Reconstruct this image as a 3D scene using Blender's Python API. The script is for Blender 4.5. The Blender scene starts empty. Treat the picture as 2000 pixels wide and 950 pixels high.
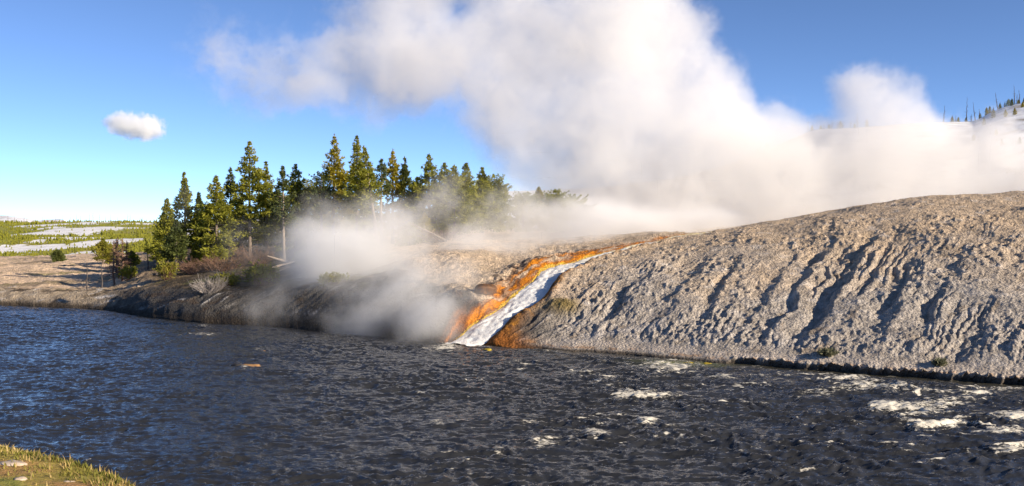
import bpy, math, random
import numpy as np
from mathutils import Vector
from mathutils.bvhtree import BVHTree

R = math.radians
scene = bpy.context.scene
col = scene.collection

# ------------------------------------------------------------------ camera
EYE = 5.0                      # metres above the river
FPX = 1962.0                   # focal length in photograph pixels (2000 wide)
cam_d = bpy.data.cameras.new('camera')
cam_d.sensor_width = 36.0
cam_d.lens = 36.0 * FPX / 2000.0
cam_d.clip_start = 0.1
cam_d.clip_end = 20000
cam = bpy.data.objects.new('camera', cam_d)
col.objects.link(cam)
cam.location = (0, 0, EYE)
cam.rotation_euler = (R(90) - math.atan(35 / FPX), 0, 0)
scene.camera = cam

# ------------------------------------------------------------------ light
SUN_DIR = Vector((0.81, -0.46, 0.35)).normalized()      # towards the sun
elev = math.asin(SUN_DIR.z)
world = bpy.data.worlds.new('World')
scene.world = world
world.use_nodes = True
wn = world.node_tree.nodes
wl = world.node_tree.links
bg = wn['Background']
sky = wn.new('ShaderNodeTexSky')
sky.sky_type = 'NISHITA'
sky.sun_disc = False
sky.sun_elevation = elev
sky.sun_rotation = math.atan2(SUN_DIR.x, SUN_DIR.y)
sky.altitude = 3000
sky.air_density = 0.5
sky.dust_density = 0.0
sky.ozone_density = 3.0
wl.new(sky.outputs[0], bg.inputs[0])
bg.inputs[1].default_value = 0.128
sun_d = bpy.data.lights.new('sun', 'SUN')
sun_d.energy = 5.0
sun_d.angle = R(0.5)
sun_d.color = (1.0, 0.86, 0.68)
sun = bpy.data.objects.new('sun', sun_d)
col.objects.link(sun)
sun.rotation_euler = SUN_DIR.to_track_quat('Z', 'Y').to_euler()
scene.view_settings.view_transform = 'Standard'
scene.view_settings.look = 'None'
scene.view_settings.gamma = 1
scene.view_settings.exposure = 0.68

scene.render.engine = 'CYCLES'
cy = scene.cycles
cy.use_denoising = True
try:
    cy.denoiser = 'OPENIMAGEDENOISE'
    cy.denoising_input_passes = 'RGB_ALBEDO_NORMAL'
except Exception:
    pass
cy.max_bounces = 16
cy.diffuse_bounces = 2
cy.glossy_bounces = 2
cy.transmission_bounces = 2
cy.transparent_max_bounces = 8
cy.volume_bounces = 14
cy.volume_step_rate = 1.5
cy.volume_max_steps = 400
cy.sample_clamp_indirect = 6
cy.sample_clamp_direct = 12

rng = np.random.default_rng(7)
random.seed(7)

# ------------------------------------------------------------------ helpers
def tag(o, label=None, cat=None, group=None, kind=None):
    if label: o['label'] = label
    if cat: o['category'] = cat
    if group: o['group'] = group
    if kind: o['kind'] = kind
    return o

def empty(name, loc, rz=0):
    o = bpy.data.objects.new(name, None)
    o.empty_display_size = 0.3
    o.location = loc
    o.rotation_euler.z = rz
    col.objects.link(o)
    return o

def link_mesh(name, V, F, mat, parent=None, smooth=True, attrs=None, loc=None):
    """V (n,3) float, F list of int arrays (m,k)"""
    me = bpy.data.meshes.new(name)
    V = np.asarray(V, dtype=np.float32)
    if not isinstance(F, list): F = [F]
    F = [np.asarray(f, dtype=np.int32) for f in F if len(f)]
    nl = sum(f.size for f in F)
    npoly = sum(len(f) for f in F)
    me.vertices.add(len(V)); me.vertices.foreach_set('co', V.ravel())
    me.loops.add(nl)
    me.loops.foreach_set('vertex_index', np.concatenate([f.ravel() for f in F]))
    me.polygons.add(npoly)
    tot = np.concatenate([np.full(len(f), f.shape[1], np.int32) for f in F])
    st = np.concatenate([[0], np.cumsum(tot)[:-1]]).astype(np.int32)
    me.polygons.foreach_set('loop_start', st)
    me.polygons.foreach_set('loop_total', tot)
    me.update(calc_edges=True)
    me.polygons.foreach_set('use_smooth', np.full(npoly, smooth, dtype=bool))
    if attrs:
        for k, a in attrs.items():
            a = np.asarray(a, dtype=np.float32)
            if a.ndim == 1:
                at = me.attributes.new(k, 'FLOAT', 'POINT'); at.data.foreach_set('value', a)
            else:
                c4 = np.ones((len(a), 4), np.float32); c4[:, :3] = a
                at = me.attributes.new(k, 'FLOAT_COLOR', 'POINT'); at.data.foreach_set('color', c4.ravel())
    if mat: me.materials.append(mat)
    o = bpy.data.objects.new(name, me)
    col.objects.link(o)
    if parent: o.parent = parent
    if loc is not None: o.location = loc
    return o

def grid_faces(nr, nc):
    i = np.arange(nr - 1)[:, None] * nc + np.arange(nc - 1)[None, :]
    i = i.ravel()
    return np.stack([i, i + 1, i + nc + 1, i + nc], 1)

def perlin(x, y, seed=0):
    x = np.asarray(x, float); y = np.asarray(y, float)
    xi = np.floor(x).astype(np.int64); yi = np.floor(y).astype(np.int64)
    xf = x - xi; yf = y - yi
    def g(ix, iy):
        h = (ix * 374761393 + iy * 668265263 + seed * 1442695041) & 0xffffffff
        h = ((h ^ (h >> 13)) * 1274126177) & 0xffffffff
        h = h ^ (h >> 16)
        a = (h & 0xffff) / 65535.0 * 2 * math.pi
        return np.cos(a), np.sin(a)
    u = xf * xf * xf * (xf * (xf * 6 - 15) + 10)
    v = yf * yf * yf * (yf * (yf * 6 - 15) + 10)
    def d(ix, iy, fx, fy):
        gx, gy = g(ix, iy)
        return gx * fx + gy * fy
    a = d(xi, yi, xf, yf); b = d(xi + 1, yi, xf - 1, yf)
    c = d(xi, yi + 1, xf, yf - 1); e = d(xi + 1, yi + 1, xf - 1, yf - 1)
    return (a + u * (b - a) + v * ((c + u * (e - c)) - (a + u * (b - a)))) * 1.41

def fbm(x, y, oct=4, seed=0, gain=0.5):
    s = 0; a = 1; t = 0
    for k in range(oct):
        s = s + a * perlin(x * 2 ** k + 17.3 * k, y * 2 ** k - 9.1 * k, seed + k)
        t += a; a *= gain
    return s / t

def sstep(a, b, x):
    t = np.clip((x - a) / (b - a), 0, 1)
    return t * t * (3 - 2 * t)

def pchip(xk, yk, x):
    xk = np.asarray(xk, float); yk = np.asarray(yk, float)
    h = np.diff(xk); dl = np.diff(yk) / h
    m = np.zeros(len(xk))
    for i in range(1, len(xk) - 1):
        if dl[i - 1] * dl[i] > 0:
            w1 = 2 * h[i] + h[i - 1]; w2 = h[i] + 2 * h[i - 1]
            m[i] = (w1 + w2) / (w1 / dl[i - 1] + w2 / dl[i])
    m[0] = dl[0]; m[-1] = dl[-1]
    x = np.clip(x, xk[0], xk[-1])
    i = np.clip(np.searchsorted(xk, x) - 1, 0, len(h) - 1)
    t = (x - xk[i]) / h[i]
    return ((1 + 2 * t) * (1 - t) ** 2 * yk[i] + t * (1 - t) ** 2 * h[i] * m[i]
            + t * t * (3 - 2 * t) * yk[i + 1] + t * t * (t - 1) * h[i] * m[i + 1])

def PX(u, Y): return (u - 1000.0) / FPX * Y
def PZ(v, Y): return EYE - (v - 440.0) / FPX * Y

# ------------------------------------------------------------------ materials
def new_mat(name):
    m = bpy.data.materials.new(name); m.use_nodes = True
    return m, m.node_tree.nodes, m.node_tree.links, m.node_tree.nodes['Principled BSDF']

def noise_node(n, l, scale, detail=4, rough=0.55, vec=None, dim='3D'):
    t = n.new('ShaderNodeTexNoise'); t.inputs['Scale'].default_value = scale
    t.inputs['Detail'].default_value = detail; t.inputs['Roughness'].default_value = rough
    if vec is not None: l.new(vec, t.inputs['Vector'])
    return t

def ramp_node(n, l, fac, stops):
    r = n.new('ShaderNodeValToRGB')
    e = r.color_ramp.elements
    while len(e) < len(stops): e.new(0.5)
    for k, (p, c) in enumerate(stops):
        e[k].position = p
        e[k].color = (c[0], c[1], c[2], 1) if hasattr(c, '__len__') else (c, c, c, 1)
    l.new(fac, r.inputs[0])
    return r

def mixrgb(n, l, fac, a, b, mode='MIX'):
    m = n.new('ShaderNodeMix'); m.data_type = 'RGBA'; m.blend_type = mode
    for sock, val in ((m.inputs[0], fac), (m.inputs[6], a), (m.inputs[7], b)):
        if hasattr(val, 'is_linked') or hasattr(val, 'links'): l.new(val, sock)
        elif hasattr(val, '__len__'): sock.default_value = (*val[:3], 1)
        else: sock.default_value = val
    return m.outputs[2]

def ground_material(name, bump1=0.5, scale1=5.0, scale2=22.0, var=0.35, dist=0.05):
    m, n, l, b = new_mat(name)
    at = n.new('ShaderNodeAttribute'); at.attribute_name = 'col'
    geo = n.new('ShaderNodeNewGeometry')
    n1 = noise_node(n, l, scale1, 6, 0.65, geo.outputs['Position'])
    n2 = noise_node(n, l, scale2, 4, 0.7, geo.outputs['Position'])
    r1 = ramp_node(n, l, n1.outputs['Fac'], [(0.3, 1 - var), (0.7, 1 + var)])
    r2 = ramp_node(n, l, n2.outputs['Fac'], [(0.3, 1 - var), (0.7, 1 + var * 0.6)])
    c = mixrgb(n, l, 1.0, at.outputs['Color'], r1.outputs[0], 'MULTIPLY')
    c = mixrgb(n, l, 1.0, c, r2.outputs[0], 'MULTIPLY')
    l.new(c, b.inputs['Base Color'])
    b.inputs['Roughness'].default_value = 0.9
    b.inputs['Specular IOR Level'].default_value = 0.2
    vor = n.new('ShaderNodeTexVoronoi'); vor.inputs['Scale'].default_value = 9.0
    l.new(geo.outputs['Position'], vor.inputs['Vector'])
    ad = n.new('ShaderNodeMath'); ad.operation = 'MULTIPLY_ADD'
    l.new(vor.outputs['Distance'], ad.inputs[0]); ad.inputs[1].default_value = -0.6
    l.new(n2.outputs['Fac'], ad.inputs[2])
    ad2 = n.new('ShaderNodeMath'); ad2.operation = 'ADD'
    l.new(ad.outputs[0], ad2.inputs[0]); l.new(n1.outputs['Fac'], ad2.inputs[1])
    bp = n.new('ShaderNodeBump'); bp.inputs['Strength'].default_value = bump1
    bp.inputs['Distance'].default_value = dist
    l.new(ad2.outputs[0], bp.inputs['Height'])
    l.new(bp.outputs[0], b.inputs['Normal'])
    return m

def simple_mat(name, c1, c2, scale=6.0, rough=0.85, bump=0.3, dist=0.02, use_obj=False, stretch=None):
    m, n, l, b = new_mat(name)
    geo = n.new('ShaderNodeTexCoord')
    v = geo.outputs['Object']
    if stretch:
        mp = n.new('ShaderNodeMapping'); mp.inputs['Scale'].default_value = stretch
        l.new(v, mp.inputs[0]); v = mp.outputs[0]
    t = noise_node(n, l, scale, 5, 0.6, v)
    r = ramp_node(n, l, t.outputs['Fac'], [(0.3, c1), (0.7, c2)])
    l.new(r.outputs[0], b.inputs['Base Color'])
    b.inputs['Roughness'].default_value = rough
    b.inputs['Specular IOR Level'].default_value = 0.25
    bp = n.new('ShaderNodeBump'); bp.inputs['Strength'].default_value = bump; bp.inputs['Distance'].default_value = dist
    l.new(t.outputs['Fac'], bp.inputs['Height']); l.new(bp.outputs[0], b.inputs['Normal'])
    return m

def foliage_mat(name, c1, c2, trans=0.3):
    m, n, l, b = new_mat(name)
    geo = n.new('ShaderNodeNewGeometry')
    t = noise_node(n, l, 1.3, 4, 0.7, geo.outputs['Position'])
    r = ramp_node(n, l, t.outputs['Fac'], [(0.32, c1), (0.68, c2)])
    l.new(r.outputs[0], b.inputs['Base Color'])
    b.inputs['Roughness'].default_value = 0.7
    b.inputs['Specular IOR Level'].default_value = 0.2
    tr = n.new('ShaderNodeBsdfTranslucent'); l.new(r.outputs[0], tr.inputs[0])
    mx = n.new('ShaderNodeMixShader'); mx.inputs[0].default_value = trans
    l.new(b.outputs[0], mx.inputs[1]); l.new(tr.outputs[0], mx.inputs[2])
    l.new(mx.outputs[0], n['Material Output'].inputs[0])
    return m

M_ground = ground_material('sinter_ground', 1.0, 2.6, 11.0, 0.34, 0.14)
M_near = ground_material('near_bank_soil', 0.8, 8.0, 40.0, 0.35, 0.02)
M_bark = simple_mat('pine_bark', (0.10, 0.075, 0.055), (0.24, 0.19, 0.15), 7, stretch=(1, 1, 0.3))
M_palebark = simple_mat('pale_bark', (0.20, 0.16, 0.12), (0.38, 0.31, 0.24), 7, stretch=(1, 1, 0.3))
M_deadwood = simple_mat('weathered_wood', (0.26, 0.20, 0.15), (0.48, 0.39, 0.30), 9, stretch=(1, 1, 1))
M_darkwood = simple_mat('burnt_wood', (0.05, 0.045, 0.045), (0.14, 0.12, 0.11), 9)
M_brownbrush = simple_mat('brown_twigs', (0.12, 0.07, 0.05), (0.28, 0.17, 0.12), 5)
M_redbrush = simple_mat('red_brown_roots', (0.10, 0.055, 0.035), (0.28, 0.17, 0.11), 3)
M_palebrush = simple_mat('pale_twigs', (0.30, 0.26, 0.23), (0.55, 0.49, 0.44), 5)
F_green = foliage_mat('needles_green', (0.13, 0.15, 0.022), (0.36, 0.34, 0.036))
F_gold = foliage_mat('needles_gold', (0.22, 0.20, 0.018), (0.42, 0.33, 0.026))
F_dark = foliage_mat('needles_dark', (0.06, 0.085, 0.030), (0.14, 0.155, 0.035))
F_yellow = foliage_mat('leaves_yellow', (0.17, 0.19, 0.025), (0.36, 0.31, 0.05))
F_sage = foliage_mat('leaves_sage', (0.13, 0.14, 0.09), (0.25, 0.24, 0.14))

# ------------------------------------------------------------------ far bank terrain
# stations: column (photograph pixel of the view direction) -> knots (distance, height) from the shore inland
ST = {
 -6000: [(66,0),(67,.6),(80,1.0),(95,1.3),(115,1.6),(150,1.5),(200,0.2),(260,-1.6)],
 -300: [(65,0),(65.6,.5),(70,.95),(80,1.15),(95,1.45),(112,1.5),(150,0.2),(260,-1.8)],
 0:    [(62.6,0),(63.1,.45),(65.5,.85),(75,1.02),(86,1.3),(98,1.5),(140,0.0),(260,-2.2)],
 100:  [(61.1,0),(61.8,.45),(63.5,.85),(72,1.08),(82,1.42),(94,1.68),(135,0.3),(260,-2.2)],
 200:  [(59.0,0),(59.8,.45),(61.5,.86),(70,1.15),(80,1.55),(96,1.78),(130,0.9),(260,-2.2)],
 300:  [(53.8,0),(54.8,.62),(56.8,1.2),(61,1.72),(68,2.05),(80,2.2),(110,1.9),(260,-2.2)],
 400:  [(51.1,0),(52.1,.70),(53.9,1.35),(57,1.80),(63,2.15),(72,2.45),(100,2.7),(260,0)],
 500:  [(49.7,0),(50.8,.78),(52.6,1.48),(56,1.95),(61,2.35),(70,2.68),(90,3.0),(260,1)],
 600:  [(47.7,0),(48.8,.90),(50.6,1.62),(54.5,2.15),(60,2.62),(68,2.95),(90,3.3),(260,2)],
 700:  [(45.7,0),(46.8,1.00),(49,1.82),(53,2.40),(58.5,2.92),(66,3.30),(88,3.7),(260,3)],
 800:  [(43.7,0),(44.9,1.05),(47.2,1.95),(51.5,2.72),(57,3.27),(64,3.58),(88,4.1),(260,3.4)],
 880:  [(42.3,0),(43.5,1.00),(45.6,1.90),(49.5,2.72),(55,3.36),(63,3.84),(88,4.4),(260,3.8)],
 940:  [(41.6,0),(42.4,.33),(44.2,1.20),(47.2,2.10),(52,3.00),(60,3.78),(88,4.45),(260,4)],
 1000: [(40.9,0),(41.5,.20),(43.8,1.10),(46.6,1.86),(50.5,2.72),(58,3.62),(80,4.45),(260,4)],
 1060: [(40.3,0),(40.9,.20),(42.8,.98),(45.8,1.95),(49.3,2.86),(56,3.66),(78,4.5),(260,4)],
 1100: [(39.8,0),(40.4,.18),(42.4,.98),(45.3,1.95),(48.6,2.82),(54.5,3.60),(72,4.4),(260,4.2)],
 1200: [(38.9,0),(39.5,.22),(41.5,1.10),(44.5,2.20),(48.2,3.10),(53,3.80),(66,4.40),(260,4.3)],
 1350: [(36.9,0),(37.4,.22),(39.4,1.08),(43,2.36),(47.5,3.42),(53,4.24),(64,4.60),(260,4.5)],
 1500: [(35.2,0),(35.7,.28),(37.9,1.20),(41.5,2.52),(46.3,3.82),(53,4.82),(64,5.15),(260,4.7)],
 1700: [(33.3,0),(33.7,.30),(35.9,1.25),(39.5,2.65),(44.5,4.15),(52,5.55),(62,6.20),(260,5.0)],
 1850: [(32.1,0),(32.5,.30),(34.7,1.30),(38.3,2.75),(43.3,4.30),(50.5,5.75),(60,6.58),(260,5.3)],
 2000: [(30.9,0),(31.3,.32),(33.5,1.35),(37,2.80),(42,4.40),(49.5,5.92),(59,6.83),(260,5.5)],
 2300: [(28.6,0),(29.0,.32),(31.2,1.40),(34.6,2.95),(39.5,4.60),(47,6.20),(57,7.10),(260,6)],
 6000: [(17.5,0),(17.9,.32),(20.0,1.50),(23.4,3.20),(28,5.00),(36,6.60),(48,7.50),(260,7)],
}
su = sorted(ST)
KN = np.array([ST[u] for u in su])                  # (stations, knots, 2)
ucol = np.concatenate([np.linspace(-6000, -420, 60, endpoint=False), np.linspace(-420, -60, 90, endpoint=False),
                       np.arange(-60, 2070, 1.7), np.linspace(2070, 2500, 100), np.linspace(2520, 6000, 60)])
NC = len(ucol)
nk = KN.shape[1]
KU = np.zeros((nk, 2, NC))
for k in range(nk):
    for c in range(2):
        KU[k, c] = pchip(su, KN[:, k, c], ucol)
rows_per = [10, 46, 62, 62, 52, 40, 14]
tt = np.concatenate([np.linspace(k, k + 1, r, endpoint=False) for k, r in enumerate(rows_per)] + [[nk - 1]])
NR = len(tt)
Yg = np.zeros((NR, NC)); Zg = np.zeros((NR, NC))
kx = np.arange(nk)
def pchip_cols(Y, t):
    """monotone cubic through knots 0..nk-1 for every column at once"""
    d = np.diff(Y, axis=0)
    m = np.zeros_like(Y)
    a, b = d[:-1], d[1:]
    with np.errstate(divide='ignore', invalid='ignore'):
        hm = np.where(a * b > 0, 2 * a * b / (a + b), 0)
    m[1:-1] = hm; m[0] = d[0]; m[-1] = d[-1]
    out = np.zeros((len(t), Y.shape[1]))
    for i, tv in enumerate(t):
        k = min(int(tv), len(Y) - 2); s = tv - k
        out[i] = ((1 + 2 * s) * (1 - s) ** 2 * Y[k] + s * (1 - s) ** 2 * m[k]
                  + s * s * (3 - 2 * s) * Y[k + 1] + s * s * (s - 1) * m[k + 1])
    return out
Yg = pchip_cols(KU[:, 0], tt); Zg = pchip_cols(KU[:, 1], tt)
Ug = np.broadcast_to(ucol, (NR, NC))
Tg = np.broadcast_to(tt[:, None], (NR, NC))
# shoreline wobble
wob = 0.35 * fbm(ucol / 60.0, ucol * 0, 4, 3) * sstep(-200, 0, ucol)
Yg = Yg + wob[None, :] * (1 - sstep(0, 2.0, Tg))
Xg = PX(Ug, Yg)

mound = sstep(1000, 1120, Ug - 22 * (Tg - 1))               # right-hand sinter mound
left = 1 - mound
# relief
rel = 0.55 * fbm(Xg / 9, Yg / 9, 4, 11) * sstep(1.2, 3, Tg)
rel += 0.10 * fbm(Xg / 1.6, Yg / 1.6, 4, 12) * sstep(0.6, 1.6, Tg)
# gullies that run down the mound, each leaning to the left as it comes down
g = Ug - 50 * (Tg - 1) + 34 * fbm(Ug / 120, Tg * 1.3, 4, 21) + 7 * fbm(Ug / 22, Tg * 5, 3, 22)
gw = sstep(1.05, 1.9, Tg) * (1 - sstep(3.6, 5.0, Tg))
def ridged(x, y, seed):
    return 1 - np.abs(perlin(x, y, seed)) * 2.0
gully = np.zeros_like(Xg)
for g0, w, dep, t0, t1 in [(1058, 26, .55, 1.05, 2.9), (1400, 16, .62, 1.6, 4.5), (1452, 20, .70, 1.3, 4.7), (1530, 24, .70, 1.2, 4.9), (1225, 22, .50, 1.2, 4.3),
                           (1130, 20, .45, 1.5, 4.0), (1300, 16, .36, 1.2, 4.2), (1650, 28, .60, 1.1, 4.1), (1745, 26, .42, 1.2, 4.0),
                           (1850, 34, .65, 1.0, 3.2), (1040, 16, .25, 1.4, 3.2), (1590, 14, .35, 2.2, 4.6), (1495, 10, .35, 2.4, 4.4)]:
    x = (g - g0) / w
    # steep on the right-hand side, easing out to the left
    prof = np.where(x > 0, np.exp(-(x * 1.9) ** 2), np.exp(-(x / 1.5) ** 2))
    gully += dep * prof * sstep(t0, t0 + 0.9, Tg) * (1 - sstep(t1 - 1.0, t1, Tg))
gmod = .30 + .55 * sstep(-.25, .35, fbm(Xg / 2.6 + 7, Yg / 2.6, 3, 35))
rel -= gully * 0.62 * gmod * mound
small = np.abs(perlin(g / 17.0, Tg * 0.9, 31)) * 0.34 + np.abs(perlin(g / 7.0, Tg * 2.2, 32)) * 0.15
rel += (small - 0.14) * gw * mound * (0.08 + .42 * sstep(-.1, .4, fbm(Xg / 6, Yg / 6, 2, 33)))
# clods and pebbles
pn = fbm(Xg / 0.50, Yg / 0.50, 3, 41, 0.6)
pn2 = perlin(Xg / 0.20, Yg / 0.26, 44)
rough_m = 0.35 + 0.65 * sstep(-.25, .25, fbm(Xg / 3.5, Yg / 3.5, 3, 43))
clod = np.clip(pn, -0.15, 1) * 0.17 + np.clip(pn2, 0, 1) * 0.10
rel += clod * rough_m * mound * sstep(1.1, 1.7, Tg) * (1 - 0.55 * sstep(4.2, 5.5, Tg))
# left bank: ribs of sinter in the steep face, tussocks above
gl = Ug - 60 * (Tg - 1) + 12 * fbm(Ug / 60, Tg, 3, 51)
rib = ridged(gl / 22, Tg * 0.35, 52)
rib2 = ridged(gl / 9, Tg * 0.6, 53)
bankw = sstep(0.1, 0.7, Tg) * (1 - sstep(1.8, 2.6, Tg)) * left
rel += (rib * 0.12 + rib2 * 0.03 + .10 * fbm(Xg / .8, Yg / .8, 4, 54)) * bankw
rel += (0.10 * fbm(Xg / 0.9, Yg / 1.6, 4, 61) + 0.05 * perlin(Xg / .35, Yg / .5, 62)) * left * sstep(1.2, 2.2, Tg)
# gentle ridges running back over the sandy flats
flat = 1 - sstep(230, 330, Ug)
rel += flat * 0.10 * np.sin(Yg * 0.55 + 3 * fbm(Xg / 14, Yg / 14, 2, 71)) * sstep(2, 3, Tg)
Zg = Zg + rel * sstep(0.0, 1.0, Tg)
# undercut ledge along the mound foot
ledge = sstep(1400, 1470, Ug) * mound * (.45 + .55 * sstep(-.25, .2, fbm(Ug / 70, Ug * 0, 3, 84)))
lip = np.clip(Tg, 0, 1)
lipn = 0.10 * fbm(Ug / 12, Ug * 0, 3, 81)
Zg = np.where(Tg < 1, Zg * (1 - ledge) + ledge * (-0.25 + (0.50 + 2.2 * lipn) * sstep(0, 0.55, lip)), Zg)
Yg = np.where(Tg < 1, Yg + ledge * (0.45 * (1 - sstep(0.1, 0.75, lip)) + 0.12 * fbm(Ug / 9, Tg * 2, 3, 82)), Yg)
Zg[0] = -0.45

# ---- channel of the hot stream
PATH = [(1420, 60.5), (1360, 58.0), (1300, 55.6), (1240, 53.4), (1180, 51.6), (1130, 50.2), (1092, 48.9), (1062, 47.3), (1032, 45.8),
        (988, 44.3), (945, 43.0), (908, 42.0), (888, 41.3)]
P2 = np.array([(PX(u, Y), Y) for u, Y in PATH])
seg = np.linalg.norm(np.diff(P2, axis=0), axis=1)
sk = np.concatenate([[0], np.cumsum(seg)])
sfine = np.linspace(0, sk[-1], 160)
PF = np.stack([pchip(sk, P2[:, 0], sfine), P2[:, 1] * 0 if False else pchip(sk, P2[:, 1], sfine)], 1)
LEN = sk[-1]
def stream_coords(X, Y):
    """signed distance from the stream axis (right-hand side positive) and arc length"""
    D = np.full(X.shape, 1e9); S = np.zeros(X.shape); G = np.zeros(X.shape)
    near = (X > -6) & (X < 17) & (Y > 39) & (Y < 66)
    xs = X[near]; ys = Y[near]
    best = np.full(xs.shape, 1e9); bs = np.zeros(xs.shape); bg_ = np.zeros(xs.shape)
    for i in range(len(PF) - 1):
        a = PF[i]; d = PF[i + 1] - a; L2 = d @ d
        t = np.clip(((xs - a[0]) * d[0] + (ys - a[1]) * d[1]) / L2, 0, 1)
        dx = xs - a[0] - t * d[0]; dy = ys - a[1] - t * d[1]
        q = dx * dx + dy * dy
        m_ = q < best
        best[m_] = q[m_]; bs[m_] = (sfine[i] + t * (sfine[i + 1] - sfine[i]))[m_]
        bg_[m_] = np.sign(-(d[0] * dy - d[1] * dx) * -1)[m_]
    D[near] = np.sqrt(best); S[near] = bs; G[near] = bg_
    return D, S, G
Dst, Sst, Gst = stream_coords(Xg, Yg)
def half_width(s):
    f = s / LEN
    return 0.66 + 0.10 * f + 0.30 * np.exp(-((s - 6) / 5) ** 2) + 0.12 * np.sin(s * 1.7)
hw = half_width(Sst)
jag = 0.35 * fbm(Xg / 0.9, Yg / 0.9, 3, 91)
dn = Dst + jag * 0.6
zc_ = []
for (px_, py_) in PF:
    w_ = (np.abs(Xg - px_) < .6) & (np.abs(Yg - py_) < .6)
    q_ = np.exp(-((Xg[w_] - px_) ** 2 + (Yg[w_] - py_) ** 2) / .08)
    zc_.append((Zg[w_] * q_).sum() / q_.sum() if q_.sum() > 1e-6 else 0)
zc_ = np.convolve(np.pad(zc_, 5, mode='edge'), np.ones(11) / 11, 'valid')
zc_ = np.minimum.accumulate(zc_)
bedz = np.interp(Sst, sfine, zc_) - .22
fb_ = np.exp(-(Dst / (hw * 1.25)) ** 6)
Zg = Zg * (1 - fb_) + bedz * fb_                # bed
right_side = Gst > 0
rimr = np.exp(-((Dst - hw - 0.45) / 0.35) ** 2) * right_side
riml = np.exp(-((Dst - hw - 0.9) / 0.7) ** 2) * (~right_side)
Zg = Zg + rimr * (0.12 + 0.12 * fbm(Xg / .5, Yg / .5, 2, 92)) * sstep(2, 9, Sst) + riml * 0.10 * fbm(Xg / .7, Yg / .7, 3, 93)
# terraces of bacterial mat left of the stream
tw = np.exp(-((Dst - 1.9) / 1.1) ** 2) * (~right_side) * sstep(9, 13, Sst) * (1 - sstep(LEN - 4, LEN - 1, Sst))
Zg = Zg + tw * (0.35 + 0.25 * fbm(Xg / .8, Yg / .8, 3, 94))

# ---- colours
def C(*c): return np.array(c, float)
def mixc(a, b, f): return a * (1 - f[..., None]) + b * f[..., None]
base = np.zeros(Xg.shape + (3,))
tan = C(.62, .475, .33); grey = C(.49, .435, .375); brown = C(.10, .075, .045); sand = C(.82, .61, .42)
nA = fbm(Xg / 5, Yg / 5, 4, 101); nB = fbm(Xg / 1.1, Yg / 1.1, 4, 102); nC = fbm(Xg / 2.2, Yg / 1.0, 4, 103)
cm = mixc(grey + 0 * base, tan, sstep(2.4, 4.6, Tg + nA * 1.6))
cm = mixc(cm, C(.30, .25, .20), sstep(.12, .42, nB) * 0.45)
cm = mixc(cm, C(.52, .49, .47), sstep(.2, .5, -nB) * sstep(1.6, .6, Tg - nA) * 0.0 + sstep(.05, .4, nC) * (1 - sstep(1.3, 2.8, Tg)) * .6)
cm = mixc(cm, C(.24, .165, .10), sstep(.25, .5, fbm(g / 30, Tg * 2, 3, 104)) * gw * .5)
cm = mixc(cm, C(.17, .18, .08), sstep(.42, .6, fbm(Xg / 1.2, Yg / 1.2, 3, 105)) * sstep(2.6, 1.6, Tg) * .0 + 0)
cm = mixc(cm, C(.66, .60, .54), sstep(.15, .4, fbm(Xg / .8 + 3, Yg / .8, 4, 116)) * .55)
cm = mixc(cm, C(.27, .20, .13), sstep(.22, .42, fbm(Xg / 1.7 + 9, Yg / .9, 5, 117, .65)) * .6)
# left side
cl = mixc(brown + 0 * base, tan * 1.12, np.clip(sstep(2.6, 3.8, Tg + nA * 1.2 + nB * .6) * sstep(560, 760, Ug) + sstep(1.6, 2.3, Tg + nB * .6) * sstep(760, 860, Ug), 0, 1))
cl = mixc(cl, C(.26, .19, .11), sstep(.0, .35, fbm(Xg / 2.0, Yg / .8, 4, 106)) * .75 * sstep(1.8, 2.4, Tg) * (1 - .7 * sstep(700, 850, Ug)))
cl = mixc(cl, C(.17, .17, .05), sstep(.1, .4, fbm(Xg / 3.0, Yg / 1.2, 4, 107)) * .8 * sstep(1.8, 2.4, Tg) * (1 - sstep(4.2, 5, Tg)) * (1 - .85 * sstep(700, 850, Ug)))
fl = mixc(sand + 0 * base, C(.30, .23, .15), sstep(0.0, .35, fbm(Xg / 10, Yg / 2.5, 4, 108)) * .8)
fl = mixc(fl, C(.20, .19, .07), sstep(.1, .45, fbm(Xg / 8, Yg / 2.0, 4, 109)) * .7)
cl = mixc(cl, fl, flat * sstep(1.9, 2.6, Tg))
bank = (1 - sstep(1.9, 2.5, Tg + nB * .8))
bcol = mixc(C(.10, .092, .083) + 0 * base, C(.50, .475, .45), sstep(.15, .45, fbm(gl / 14, Tg * .8, 4, 118)) * sstep(-.2, .3, fbm(gl / 90, Tg, 2, 119)) * sstep(.3, .9, Tg) * .9)  # dark soil tone, deepened so the steep bank's shade sits in the colour
bcol = mixc(bcol, C(.10, .065, .04), sstep(.1, .5, fbm(gl / 30, Tg * 2, 3, 110)) * .7)
fbc = mixc(C(.42, .34, .25) + 0 * base, C(.13, .10, .07), sstep(-.05, .3, fbm(Xg / 3, Yg / 1, 4, 120)))
fbc = mixc(fbc, C(.62, .57, .52), sstep(.2, .4, fbm(gl / 20, Tg, 3, 121)))
bcol = mixc(bcol, fbc, 1 - sstep(170, 290, Ug))
cl = mixc(cl, bcol, bank)
base = mixc(cl, cm, mound)
# wet dark foot and ochre edge of the shore
wet = 1 - sstep(.25, .75, Tg)
base = mixc(base, C(.055, .042, .03), wet * .9)
och = np.exp(-((Tg - .85) / .22) ** 2) * sstep(0, .3, fbm(Ug / 25, Tg * 2, 3, 111) + .05) * sstep(900, 960, Ug)
base = mixc(base, C(.50, .25, .09), och * .75)
foot = np.exp(-((Tg - 1.05) / .22) ** 2) * mound
base = mixc(base, C(.64, .55, .46), foot * .8)
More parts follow.
